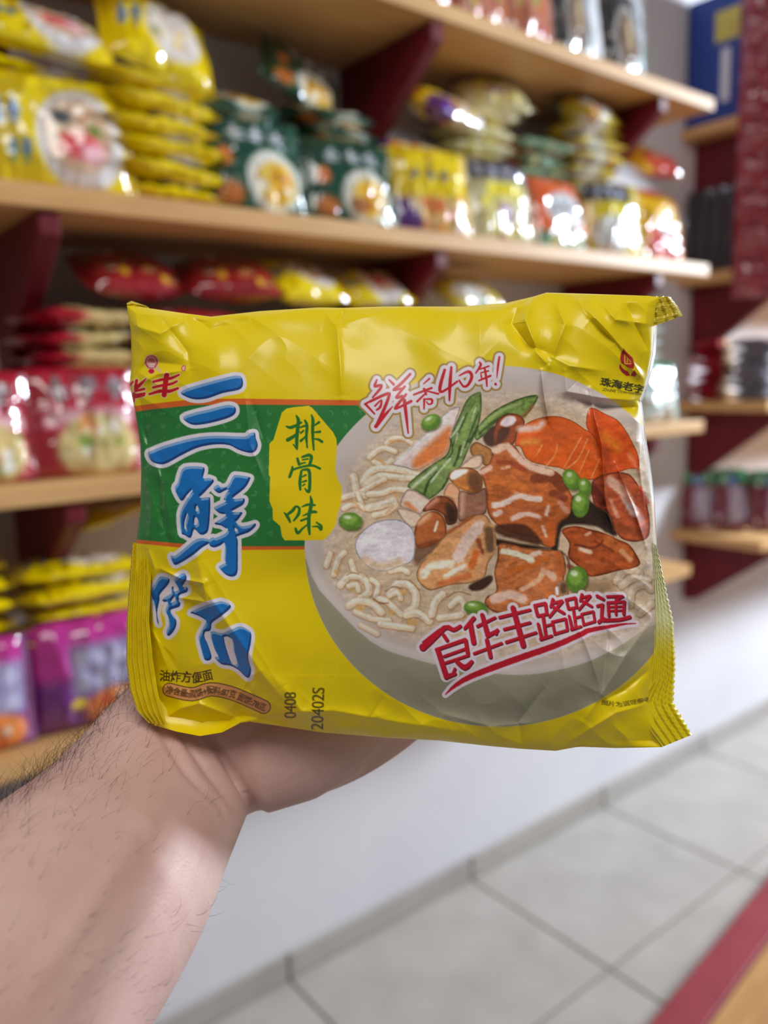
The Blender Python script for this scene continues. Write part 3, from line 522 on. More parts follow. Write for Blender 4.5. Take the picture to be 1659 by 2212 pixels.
dab(K4, [(790, 615), (790, 670)], (158, 118, 92), 48, 2); dab(K4, [(795, 620), (795, 665)], (102, 74, 56), 26, 3, 8); dab(K4, [(735, 640), (738, 690)], (236, 228, 226), 14, 2)
piece(K3, [(890, 640), (930, 540), (1000, 470), (1180, 250), (1300, 180), (1400, 100), (1520, 95), (1570, 160), (1625, 300), (1610, 440), (1550, 540), (1520, 660), (1400, 720), (1200, 740), (1020, 790), (920, 720)], (204, 150, 104), 8, 18, .15)
for pts, c, r in (([(1190, 250), (1400, 115)], (162, 94, 56), 16), ([(1020, 490), (1180, 380)], (190, 142, 94), 34), ([(1280, 480), (1360, 330), (1470, 200)], (216, 192, 184), 56), ([(960, 640), (1040, 560), (1200, 550)], (230, 216, 200), 38), ([(1100, 730), (1380, 650)], (200, 114, 66), 26), ([(1400, 560), (1440, 440)], (196, 104, 48), 34), ([(1160, 660), (1330, 560)], (234, 220, 208), 22), ([(1460, 620), (1500, 540)], (206, 150, 110), 20), ([(1460, 330), (1500, 440)], (138, 72, 48), 20)): dab(K3, pts, c, r, 3, 13, .9)
dab(K3, [(1555, 220), (1570, 420)], (182, 138, 96), 56, 2, 6); dab(K3, [(1558, 240), (1568, 400)], (112, 84, 62), 38, 3, 8)
piece(K2, [(30, 660), (110, 600), (150, 490), (190, 430), (280, 415), (350, 440), (440, 560), (560, 620), (700, 660), (800, 740), (850, 850), (880, 930), (850, 1080), (760, 1150), (730, 1290), (700, 1370), (600, 1350), (560, 1300), (300, 1230), (180, 1160), (100, 1050), (90, 880), (60, 760)], (178, 100, 54), 10)
for pts, c, r in (([(540, 740), (680, 720), (790, 820)], (122, 64, 40), 50), ([(700, 870), (800, 920)], (132, 70, 46), 34), ([(200, 590), (320, 600), (440, 660)], (150, 70, 42), 22), ([(150, 740), (300, 780), (430, 820)], (196, 112, 54), 36), ([(240, 1060), (420, 1020), (570, 1000)], (180, 104, 64), 26), ([(170, 480), (280, 445), (380, 545), (520, 640), (680, 680)], (220, 184, 166), 32), ([(50, 680), (120, 640)], (216, 176, 160), 26), ([(230, 640), (300, 630)], (210, 160, 140), 12),
                  ([(160, 985), (260, 965), (370, 900), (480, 920), (570, 930)], (228, 200, 192), 28), ([(170, 1065), (215, 1050)], (222, 196, 190), 24), ([(680, 1160), (680, 1330)], (196, 100, 46), 36), ([(330, 1110), (440, 1065), (570, 1090)], (226, 190, 178), 22), ([(640, 1070), (655, 1000)], (222, 188, 178), 18), ([(600, 1180), (635, 1270)], (220, 186, 172), 13), ([(760, 960), (830, 1040)], (196, 140, 118), 24)): dab(K2, pts, c, r, 2.5, 13, .92)
dab(K2, [(180, 1170), (420, 1160), (540, 1240), (590, 1345), (400, 1310), (200, 1250)], (80, 48, 34), None, 3.5, 8, .92)
for px, py, rx, ry, ro in ((757, 1126, 25, 19, 0.1), (931, 912, 22, 16, -0.5), (1234, 1036, 17, 24, -0.5), (1263, 1052, 14, 20, -0.3), (1254, 1090, 19, 28, 0.1), (1246, 1251, 23, 28, 0.2), (1027, 1313, 25, 15, 0.1)):
    fill_ell(px + 2, py + 4, rx + 1, ry, (60, 60, 26), ro, 6, 0.6); fill_ell(px, py, rx, ry, (104, 144, 58), ro, 3); fill_ell(px - 3, py - 4, rx * 0.66, ry * 0.6, (146, 186, 82), ro, 7, 0.85); fill_ell(px - rx * .25, py - ry * .45, rx * 0.34, ry * 0.22, (228, 238, 210), ro, 4, 0.85)
wn = Win(650, 1420, 840, 1440); ds = poly_sdf(wn.x, wn.y, catmull(soup)); v = CV[wn.sl]
gr = 1 + ((fbm(wn.x / 5, wn.y / 4, 4, 3) - 0.5) * 0.16 + (fbm(wn.x / 16 + wn.y / 40, wn.y / 9, 7, 3) - 0.5) * 0.20) * cov(ds, 10)
v *= np.clip(gr, 0.6, 1.4)[..., None].astype(np.float32); sat = v.mean(-1, keepdims=True); aa = (cov(ds, 10) * 1.0)[..., None].astype(np.float32)
v += ((sat + (v - sat) * 0.98 - 140) * 1.10 + 138 - v) * aa; np.clip(v, 0, 252, out=v)
# --- yellow plaque
PLQ = crop([[(440, 130), (650, 110), (700, 140), (880, 350), (1000, 490), (1050, 590), (1060, 700), (1045, 850), (1035, 1050), (1070, 1180), (1120, 1260), (1130, 1370), (1110, 1550), (1060, 1700), (1040, 1840), (960, 1960), (870, 2055), (600, 2060), (300, 2060), (260, 2000), (235, 1850), (130, 1760), (125, 1600), (80, 1490), (90, 1140), (70, 1110), (80, 660), (140, 600), (200, 400), (260, 210), (330, 150)]], 6.705, 570, 860)[0]
fill_poly(PLQ, (242, 212, 4), False)
def lettering(S, layers, warp=0):
    pad = max(l[0] for l in layers) + 6; w2 = Win(*bounds(S, pad + 8)); d2 = stroke_sdf(w2.x, w2.y, S)
    if warp: d2 = d2 + (fbm(w2.x / 6, w2.y / 6, 3) - 0.5) * warp
    for gr, col in layers: w2.put(col, cov(d2 - gr, 0.9))
    return w2, d2
G = [[(470, 255, 8), (500, 320, 22), (492, 420, 22), (478, 560, 22), (476, 700, 18), (482, 748, 6)], [(425, 670, 5), (468, 722, 12)], [(325, 408, 8), (400, 425, 20), (545, 352, 10)], [(345, 605, 25), (420, 562, 20), (510, 485, 8)],
     [(595, 325, 12), (625, 400, 18), (615, 560, 16), (628, 715, 8)], [(525, 425, 8), (600, 400, 14)], [(535, 505, 12), (575, 470, 8)], [(535, 620, 16), (600, 560, 8)], [(690, 245, 7), (712, 330, 20), (706, 500, 18), (722, 750, 9)], [(720, 405, 8), (798, 350, 15)], [(730, 495, 8), (812, 488, 16)], [(735, 590, 8), (790, 600, 14), (842, 632, 16)],
     [(485, 875, 14), (512, 960, 18)], [(555, 855, 12), (650, 825, 20), (690, 860, 20), (662, 965, 18)], [(560, 893, 7), (640, 882, 9)], [(535, 950, 9), (600, 935, 8)], [(415, 995, 10), (405, 1050, 18), (372, 1140, 18)], [(420, 1035, 14), (560, 995, 13), (700, 975, 14), (812, 1022, 14)], [(545, 1055, 14), (522, 1200, 20), (528, 1325, 13)], [(560, 1040, 12), (650, 1045, 20), (665, 1200, 20), (650, 1355, 20), (595, 1310, 7)], [(555, 1140, 6), (605, 1115, 12)], [(555, 1215, 8), (610, 1198, 12)], [(560, 1270, 7), (590, 1250, 10)],
     [(295, 1660, 7), (345, 1720, 20), (380, 1795, 12)], [(345, 1685, 16), (420, 1625, 20), (462, 1570, 13), (512, 1595, 14), (500, 1685, 20), (432, 1775, 10)], [(675, 1425, 9), (690, 1520, 22), (655, 1700, 22), (650, 1850, 22), (662, 1970, 12)], [(555, 1572, 6), (640, 1543, 16), (735, 1550, 12)], [(565, 1705, 5), (700, 1650, 18), (758, 1652, 14)], [(540, 1775, 14), (645, 1735, 10)], [(460, 1890, 14), (490, 1955, 18), (560, 1890, 12), (640, 1825, 6)], [(705, 1862, 5), (785, 1862, 12), (820, 1905, 14)], [(760, 1800, 7), (830, 1850, 14), (835, 1905, 10)]]
lettering(crop(G, 6.705, 570, 860), [(0.55, (44, 118, 44))], 0.8)
# --- blue main characters
A_ = (6.9125, 350, 980); B_ = (6.1444, 300, 1220); C_ = (3.0164, 250, 620)
BLUE = []
for P, holes, (sc, ox, oy) in (
    ([(425, 688), (470, 660), (600, 622), (700, 595), (780, 578), (820, 590), (828, 640), (800, 670), (700, 690), (600, 725), (520, 732), (460, 715)], [], C_),
    ([(440, 848), (520, 818), (600, 800), (720, 770), (775, 780), (780, 820), (740, 850), (640, 880), (540, 898), (480, 890)], [], C_),
    ([(210, 1085), (240, 1065), (330, 1030), (500, 985), (650, 970), (840, 975), (870, 955), (905, 950), (912, 985), (925, 1030), (910, 1070), (870, 1080), (800, 1060), (740, 1030), (650, 1025), (540, 1045), (440, 1090), (340, 1145), (290, 1155), (235, 1135)], [], C_),
    ([(340, 200), (590, 195), (635, 245), (612, 365), (700, 365), (775, 415), (640, 570), (560, 660), (690, 650), (718, 690), (715, 900), (690, 1140), (640, 1200), (570, 1205), (480, 1125), (430, 1255), (340, 1215), (290, 1180), (268, 960), (285, 840), (350, 720), (455, 560), (440, 550), (370, 620), (310, 700), (260, 670), (190, 520), (240, 430), (270, 310)],
     [[(505, 860), (508, 790), (532, 778), (550, 850)], [(480, 1060), (488, 960), (518, 950), (542, 1010), (520, 1060)], [(375, 895), (388, 910), (352, 1050), (365, 1110), (340, 1130), (332, 1040)]], A_),
    ([(1060, 340), (1120, 320), (1300, 350), (1310, 390), (1230, 520), (1050, 670), (1200, 665), (1235, 690), (1210, 760), (1110, 820), (1040, 870), (1185, 875), (1195, 900), (1130, 990), (1100, 1020), (1150, 1065), (1200, 1085), (1300, 1070), (1395, 1045), (1390, 1090), (1300, 1170), (1190, 1210), (1110, 1245), (1130, 1290), (1130, 1500), (1125, 1770), (1060, 1835), (960, 1810), (870, 1720), (860, 1680), (955, 1625), (935, 1590), (940, 1340), (870, 1370), (780, 1400), (715, 1370), (705, 1290), (760, 1250), (800, 1260), (950, 1190), (985, 1125), (950, 1110), (880, 1070), (785, 1040), (960, 920), (860, 890), (785, 820), (800, 790), (960, 710), (922, 690), (960, 590), (1000, 540), (940, 550), (850, 590), (770, 520), (830, 465), (880, 500), (980, 480)], [[(1085, 1100), (1122, 1130), (1132, 1160), (1090, 1160)]], A_),
    ([(560, 1265), (650, 1270), (740, 1310), (600, 1400), (480, 1500), (330, 1600), (210, 1660), (165, 1630), (130, 1545), (145, 1520), (190, 1530), (330, 1420), (460, 1310)], [], A_),
    ([(270, 170), (330, 160), (405, 190), (390, 260), (280, 390), (270, 480), (240, 640), (265, 790), (240, 740), (232, 650), (205, 510), (160, 360), (200, 280)], [], B_),
    ([(480, 185), (590, 110), (635, 180), (590, 260), (585, 295), (640, 300), (640, 360), (540, 400), (530, 480), (550, 510), (530, 560), (425, 595), (430, 650), (495, 740), (480, 850), (400, 945), (365, 890), (400, 800), (390, 690), (355, 610), (385, 520), (380, 490), (330, 490), (320, 450), (430, 380), (430, 310), (460, 290), (465, 355), (530, 330), (500, 260), (480, 230)], [[(425, 510), (440, 465), (478, 420), (490, 475)]], B_),
    ([(690, 630), (830, 560), (1050, 490), (1130, 495), (1215, 540), (1200, 590), (1080, 690), (970, 770), (960, 840), (940, 880), (880, 890), (870, 960), (910, 1050), (960, 1200), (950, 1260), (900, 1270), (860, 1230), (800, 1000), (810, 920), (890, 770), (880, 730), (800, 680), (720, 650)], [], B_),
    ([(955, 890), (1100, 910), (1250, 850), (1340, 820), (1430, 850), (1490, 920), (1480, 1060), (1450, 1200), (1460, 1290), (1490, 1400), (1460, 1500), (1400, 1470), (1330, 1400), (1220, 1340), (1100, 1320), (1010, 1230), (1055, 1215), (1000, 1100)], [[(1125, 960), (1220, 970), (1250, 1020), (1260, 1130), (1310, 1310), (1240, 1320), (1180, 1180)]], B_)):
    tr = lambda q: np.array([(ox + x / sc, oy + y / sc) for x, y in q])
    BLUE.append((catmull(tr(P), True, 3), [catmull(tr(h_), True, 2) for h_ in holes]))
w2 = Win(295, 575, 795, 1490)
def blue_sdf(x, y):
    d = np.full(x.shape, 1e9)
    for P, hs in BLUE:
        dd = poly_sdf(x, y, P)
        for h_ in hs: dd = np.maximum(dd, -poly_sdf(x, y, h_))
        d = np.minimum(d, dd)
    return d
DB = blue_sdf(w2.x, w2.y)
def shift(A, dx, dy): return np.roll(np.roll(A, -int(round(dy * SC)), 0), -int(round(dx * SC)), 1)
w2.put((236, 230, 240), cov(DB - 8.2, 1.2))
ins = cov(DB, 0.9); fy = np.clip((w2.y - 800) / 690, 0, 1)[..., None]
w2.put((22, 116, 196), ins)
w2.put((146, 184, 228), ins * np.clip(shift(DB, -2.2, -5.5) * 1.2 + 0.5, 0, 1) * 0.9)
w2.put((28, 66, 132), ins * np.clip(shift(DB, 3.0, 5.0) * 1.2 + 0.5, 0, 1))
# --- red slogan on the upper right
S1 = [[(215, 345, 9), (195, 410, 16), (262, 400, 13), (245, 445, 15), (170, 530, 9)], [(145, 572, 14), (330, 488, 16), (335, 540, 16), (275, 690, 18), (205, 838, 16)], [(382, 625, 5), (300, 715, 17), (205, 835, 20)], [(90, 600, 12), (190, 545, 9)], [(95, 600, 13), (190, 702, 9)], [(195, 620, 10), (262, 558, 9), (252, 628, 14), (215, 660, 11)],
      [(345, 345, 9), (392, 392, 14)], [(566, 284, 13), (470, 385, 16), (392, 450, 14), (470, 436, 12)], [(508, 415, 13), (420, 528, 14), (480, 515, 15)], [(522, 498, 13), (430, 610, 16), (418, 648, 12), (575, 570, 16)], [(505, 560, 18), (522, 700, 17), (545, 905, 8)],
      [(768, 332, 10), (708, 386, 6)], [(605, 500, 11), (792, 430, 12)], [(712, 440, 13), (735, 500, 10)], [(735, 480, 9), (640, 572, 12)], [(742, 462, 8), (862, 492, 11)], [(715, 550, 13), (712, 650, 8)], [(725, 548, 8), (792, 550, 12), (795, 590, 11), (760, 602, 8), (740, 575, 7)],
      [(930, 240, 15), (880, 420, 18), (905, 470, 13), (1062, 362, 11)], [(1000, 212, 13), (985, 400, 18), (980, 562, 9)], [(1085, 300, 7), (1180, 256, 15), (1216, 310, 16), (1180, 392, 15), (1130, 415, 11), (1083, 350, 9)],
      [(1298, 160, 8), (1310, 190, 13), (1258, 272, 8)], [(1300, 232, 8), (1395, 200, 9)], [(1310, 270, 7), (1390, 250, 9)], [(1292, 352, 9), (1412, 302, 12)], [(1352, 228, 11), (1368, 320, 12), (1375, 412, 8)], [(1312, 285, 7), (1322, 340, 8)], [(1506, 105, 11), (1492, 200, 12), (1480, 322, 4)], [(1465, 388, 13), (1468, 392, 13)]]
lettering(crop(S1, 4.879, 770, 750), [(11.5, (176, 142, 74)), (7.4, (236, 226, 236)), (0, (206, 34, 44))])
# --- red slogan at the lower right
def mv(L, dx, dy, s=1): return [(985 + (p[0] - 985) * s + dx, 250 + (p[1] - 250) * s + dy, p[2] * s) for p in L]
LU = [[(865, 155, 11), (932, 140, 11)], [(935, 140, 11), (945, 210, 11)], [(945, 215, 10), (885, 228, 10)], [(862, 155, 11), (880, 225, 11)], [(918, 225, 11), (940, 375, 11)], [(885, 285, 10), (910, 385, 12)], [(905, 390, 12), (980, 368, 9)], [(935, 300, 8), (978, 287, 8)], [(988, 112, 10), (972, 165, 7)], [(980, 140, 9), (1052, 122, 9)], [(1052, 128, 11), (965, 232, 9)], [(992, 165, 10), (1066, 208, 10)], [(985, 270, 9), (1078, 248, 9)], [(1078, 250, 9), (1090, 325, 9)], [(1090, 328, 9), (1000, 355, 9)], [(985, 270, 9), (1002, 355, 9)]]
S2 = [[(75, 448, 24), (130, 405, 18), (225, 312, 16)], [(80, 415, 10), (230, 310, 15), (290, 325, 13), (338, 300, 11)], [(220, 362, 12), (245, 398, 12)], [(170, 465, 11), (372, 395, 12)], [(375, 398, 13), (390, 490, 13)], [(225, 512, 9), (385, 455, 9)], [(180, 470, 17), (240, 655, 18)], [(235, 558, 9), (395, 505, 9)], [(240, 655, 16), (300, 635, 12)], [(300, 600, 9), (285, 640, 10)], [(310, 545, 13), (370, 590, 18), (418, 550, 12)],
      [(432, 245, 14), (370, 315, 10)], [(408, 285, 17), (432, 415, 17)], [(492, 222, 14), (530, 360, 17)], [(530, 368, 14), (600, 330, 11)], [(598, 325, 9), (590, 355, 9)], [(460, 300, 10), (582, 240, 9)], [(436, 492, 9), (628, 420, 9)], [(525, 400, 14), (550, 515, 14)],
      [(615, 238, 10), (828, 185, 9)], [(648, 322, 10), (828, 275, 9)], [(662, 412, 10), (870, 345, 9)], [(708, 172, 17), (780, 435, 19)], *LU, *[mv(L, 205, -52, 0.88) for L in LU],
      [(1300, 88, 11), (1345, 112, 9)], [(1302, 158, 10), (1338, 150, 10)], [(1335, 155, 11), (1330, 240, 10)], [(1312, 270, 12), (1345, 245, 12)], [(1345, 258, 12), (1450, 255, 11), (1528, 236, 12)], [(1372, 92, 9), (1478, 90, 9)], [(1475, 92, 8), (1430, 118, 8)], [(1375, 135, 9), (1382, 228, 9)], [(1375, 135, 9), (1492, 128, 9)], [(1490, 130, 10), (1486, 215, 10)], [(1385, 165, 6), (1480, 160, 6)], [(1385, 192, 6), (1480, 188, 6)], [(1430, 138, 8), (1432, 218, 8)]]
SW = [[(235, 782, 3), (300, 722, 13), (420, 652, 20), (700, 545, 23), (1000, 440, 21), (1200, 352, 19), (1240, 332, 18), (1400, 302, 12), (1500, 286, 7), (1572, 282, 3)]]
S2c, SWc = crop(S2, 3.2529, 890, 1260), crop(SW, 3.2529, 890, 1260)
lettering(S2c + SWc, [(6.6, (236, 224, 236))]); lettering([[(p[0] + 1.6, p[1] + 2.4, p[2]) for p in L] for L in S2c], [(0.4, (110, 26, 36))]); lettering(S2c, [(0, (204, 26, 50))]); lettering(SWc, [(0, (198, 26, 46))], 1.2)
# --- left brand mark
F_ = (10.369, 265, 740)
S3 = [[(690, 878, 28), (900, 825, 32), (1080, 800, 32), (1262, 722, 20)], [(682, 1005, 26), (900, 955, 30), (1080, 930, 30), (1212, 868, 24)], [(600, 1155, 26), (850, 1085, 38), (1050, 1090, 38), (1232, 1025, 28)], [(985, 735, 58), (960, 900, 58), (930, 1170, 58)],
      [(312, 850, 34), (290, 1000, 36), (290, 1080, 34)], [(525, 808, 14), (400, 930, 38), (320, 1010, 36)], [(290, 1085, 28), (480, 1040, 28)], [(225, 1185, 26), (488, 1140, 28)], [(250, 1150, 38), (240, 1310, 34)], [(165, 960, 24), (225, 880, 22)], [(300, 1225, 25), (480, 1180, 25)]]
lettering(crop(S3, *F_), [(2.2, (244, 222, 160)), (0, (206, 20, 36))])
fill_ell(327, 782, 15.5, 16.5, (236, 196, 170), 0, 1.2); fill_ell(327, 782, 14, 15, (190, 74, 84), 0, 1.2); fill_ell(327, 782, 10.5, 11.5, (222, 172, 158), 0, 1.5); fill_ell(327, 782, 8.5, 9.5, (196, 96, 100), 0, 1.5); fill_poly([(319, 784), (335, 784), (333, 794), (321, 794)], (224, 186, 178), False)
fill_ell(327, 802, 7.5, 6, (240, 200, 180), 0, 1.2); fill_ell(327, 802, 6.3, 5, (200, 22, 40), 0, 1.2); fill_poly([(338, 788), (346, 796), (350, 806), (336, 800)], (220, 190, 180), False, alpha=.8)
fill_ell(396.6, 795.5, 5.6, 7.6, (232, 190, 150), 0.3, 1); fill_ell(396.6, 795.5, 4.6, 6.4, (190, 70, 70), 0.3, 1); fill_ell(396.6, 795.5, 3.2, 4.8, (232, 190, 150), 0.3, 1)
# --- right emblem
G_ = (10.369, 1270, 740)
for P in ([(785, 165), (740, 240), (718, 360), (750, 460), (800, 492), (900, 560), (1020, 592), (1042, 480), (1000, 340), (920, 265), (850, 200), (800, 125)], [(705, 490), (735, 500), (760, 560), (830, 620), (900, 650), (945, 740), (860, 748), (760, 665), (705, 580)], [(975, 690), (1050, 612), (1092, 720), (1050, 765), (965, 745)]):
    fill_poly(crop([P], *G_)[0], (178, 40, 44), False)
lettering(crop([[(825, 270, 14), (828, 475, 14)], [(828, 475, 12), (965, 470, 12)], [(885, 350, 10), (880, 440, 12)], [(830, 270, 8), (960, 430, 14)]], *G_), [(0, (226, 190, 50))])
# --- set type
def type_mesh(body):
    c = bpy.data.curves.new('type', 'FONT'); c.body = body; o = bpy.data.objects.new('type', c); COL.objects.link(o)
    bpy.context.view_layer.update(); e = o.evaluated_get(bpy.context.evaluated_depsgraph_get()); me = e.to_mesh(); me.calc_loop_triangles()
    V = np.array([v.co[:2] for v in me.vertices]); Tr = np.array([t.vertices[:] for t in me.loop_triangles])
    e.to_mesh_clear(); bpy.data.objects.remove(o); bpy.data.curves.remove(c)
    V[:, 0] = (V[:, 0] - V[:, 0].min()) / (V[:, 0].max() - V[:, 0].min()); V[:, 1] = (V[:, 1] - V[:, 1].min()) / (V[:, 1].max() - V[:, 1].min())
    return V, Tr
def set_type(body, path, height, col, bold=0.3, alpha=0.9):
    V, Tr = type_mesh(body); path = np.array(path, float); seg = np.r_[0, np.cumsum(np.hypot(*np.diff(path, axis=0).T))]
    s = V[:, 0] * seg[-1]; x = np.interp(s, seg, path[:, 0]); y = np.interp(s, seg, path[:, 1])
    k = np.clip(np.searchsorted(seg, s) - 1, 0, len(path) - 2); dv = np.diff(path, axis=0); dv /= np.hypot(dv[:, 0], dv[:, 1])[:, None]
    up = np.stack([dv[k, 1], -dv[k, 0]], 1); P = np.stack([x, y], 1) + up * (V[:, 1] - 0.5)[:, None] * height
    w3 = Win(*bounds([P], 5)); msk = np.zeros(w3.x.shape)
    gx0, gy0 = w3.x[0, 0], w3.y[0, 0]
    for t in Tr:
        q = P[t]; i0, i1 = int((q[:, 1].min() - gy0) * SC) - 1, int((q[:, 1].max() - gy0) * SC) + 3; j0, j1 = int((q[:, 0].min() - gx0) * SC) - 1, int((q[:, 0].max() - gx0) * SC) + 3
        sl = (slice(max(i0, 0), i1), slice(max(j0, 0), j1)); X, Y = w3.x[sl], w3.y[sl]
        ar = (q[1, 0] - q[0, 0]) * (q[2, 1] - q[0, 1]) - (q[2, 0] - q[0, 0]) * (q[1, 1] - q[0, 1])
        if abs(ar) < 1e-9 or X.size == 0: continue
        dm = np.full(X.shape, 1e9)
        for a, b in ((0, 1), (1, 2), (2, 0)):
            e = q[b] - q[a]; n = math.hypot(*e) + 1e-9; dm = np.minimum(dm, np.sign(ar) * (e[0] * (Y - q[a, 1]) - e[1] * (X - q[a, 0])) / n)
        msk[sl] = np.maximum(msk[sl], np.clip(0.5 + (dm + bold) * 1.2, 0, 1))
    w3.put(col, msk * alpha)
DK = (52, 34, 22)
set_type('油炸方便面', [(346, 1459), (400, 1462), (425, 1464), (458, 1456)], 24, DK, 0.35)
pill = [[(366, 1490, 13.5), (415, 1500, 13.5), (455, 1489, 13.5), (505, 1499, 13.5), (570, 1527, 13.5)]]
lettering(pill, [(1.6, DK), (0, (226, 160, 96))])
set_type('净含量:面饼+配料:87克 面饼:78克', [(360, 1489), (415, 1500), (455, 1489), (505, 1499), (573, 1529)], 17, DK, 0.15)
set_type('0408', [(627, 1551), (627, 1496)], 25, (66, 54, 20), 0.2); set_type('20402S', [(685, 1576), (688, 1486)], 26, (66, 54, 20), 0.2)
set_type('珠海老字', [(1298, 824), (1345, 832), (1390, 842)], 18, (44, 44, 40), 0.55); set_type('Zhuhai Time-honored', [(1302, 841), (1345, 846), (1392, 852)], 6, (70, 64, 50), 0.1)
set_type('图片为调理参考', [(1300, 1517), (1340, 1522), (1405, 1510)], 11, (60, 50, 20), 0.1)
wn = Win(690, 730, 1420, 1490); wn.put((248, 226, 60), cov(np.abs(np.hypot((wn.x - 712) / 18, (wn.y - 1448) / 24) - 1) * 18 - 1.2) * 0.35)

# ------------------------------------------------------------------ the held packet: its film
def pxw(px, py, D):      # image point at depth D -> camera space
    return np.stack([(px - CX) / F * D, -(py - CY) / F * D, -D], -1)
def plane_depth(px): return 0.268 - 0.010 * (px - 860) / 1150
top = np.array([(274, 660), (300, 664), (330, 667), (400, 677), (455, 684), (560, 672), (690, 664), (740, 665), (830, 662), (1000, 662), (1090, 655), (1150, 641), (1180, 632), (1250, 634), (1400, 639), (1424, 642)], float)
bot = np.array([(332, 1566), (380, 1580), (432, 1590), (480, 1582), (520, 1562), (540, 1559), (600, 1568), (700, 1583), (830, 1593), (950, 1600), (1060, 1612), (1130, 1618), (1200, 1622), (1250, 1613), (1330, 1616), (1431, 1614)], float)
lef = np.array([(274, 660), (283, 720), (284, 790), (280, 830), (292, 890), (303, 960), (305, 1020), (303, 1100), (294, 1170), (290, 1250), (286, 1340), (288, 1430), (296, 1490), (308, 1540), (332, 1566)], float)
rig = np.array([(1424, 642), (1416, 665), (1412, 700), (1408, 760), (1400, 800), (1390, 842), (1380, 866), (1385, 900), (1390, 950), (1398, 1000), (1408, 1080), (1412, 1180), (1416, 1290), (1416, 1400), (1408, 1470), (1400, 1515), (1418, 1570), (1431, 1614)], float)
def resamp(P, n):
    s = np.r_[0, np.cumsum(np.hypot(*np.diff(P, axis=0).T))]; t = np.linspace(0, s[-1], n)
    return np.stack([np.interp(t, s, P[:, 0]), np.interp(t, s, P[:, 1])], 1)
def bycoord(P, n, ax):
    t = np.linspace(P[0, ax], P[-1, ax], n); o = np.interp(t, P[:, ax], P[:, 1 - ax]); return np.stack([t, o], 1) if ax == 0 else np.stack([o, t], 1)
def coons(nu, nv):
    Tt, Bb, Ll, Rr = bycoord(top, nu, 0), bycoord(bot, nu, 0), bycoord(lef, nv, 1), bycoord(rig, nv, 1)
    u = np.linspace(0, 1, nu)[:, None, None]; v = np.linspace(0, 1, nv)[None, :, None]
    return ((1 - v) * Tt[:, None] + v * Bb[:, None] + (1 - u) * Ll[None] + u * Rr[None] - ((1 - u) * (1 - v) * Tt[0] + u * (1 - v) * Tt[-1] + (1 - u) * v * Bb[0] + u * v * Bb[-1]))
def tent(h, px, py, pts, amp, wd, sharp=True, taper=True):
    pts = np.asarray(pts, float); x0, x1, y0, y1 = bounds([pts], wd * 2.6)
    m_ = (px > x0) & (px < x1) & (py > y0) & (py < y1)
    if not m_.any(): return
    x, y = px[m_], py[m_]; best = np.full(x.shape, 1e9); tt = np.zeros(x.shape); L = np.r_[0, np.cumsum(np.hypot(*np.diff(pts, axis=0).T))]
    for k in range(len(pts) - 1):
        a, e = pts[k], pts[k + 1] - pts[k]; t = np.clip(((x - a[0]) * e[0] + (y - a[1]) * e[1]) / (e @ e), 0, 1)
        d = np.hypot(x - a[0] - t * e[0], y - a[1] - t * e[1]); s = d < best; best[s] = d[s]; tt[s] = (L[k] + t[s] * (L[k + 1] - L[k])) / L[-1]
    p = np.exp(-np.sqrt((best / wd * 1.6) ** 2 + 0.02) + 0.14) if sharp else np.exp(-(best / wd) ** 2)
    if taper: p = p * np.sin(np.clip(tt, 0.03, 0.97) * math.pi) ** 0.5
    h[m_] += amp * p
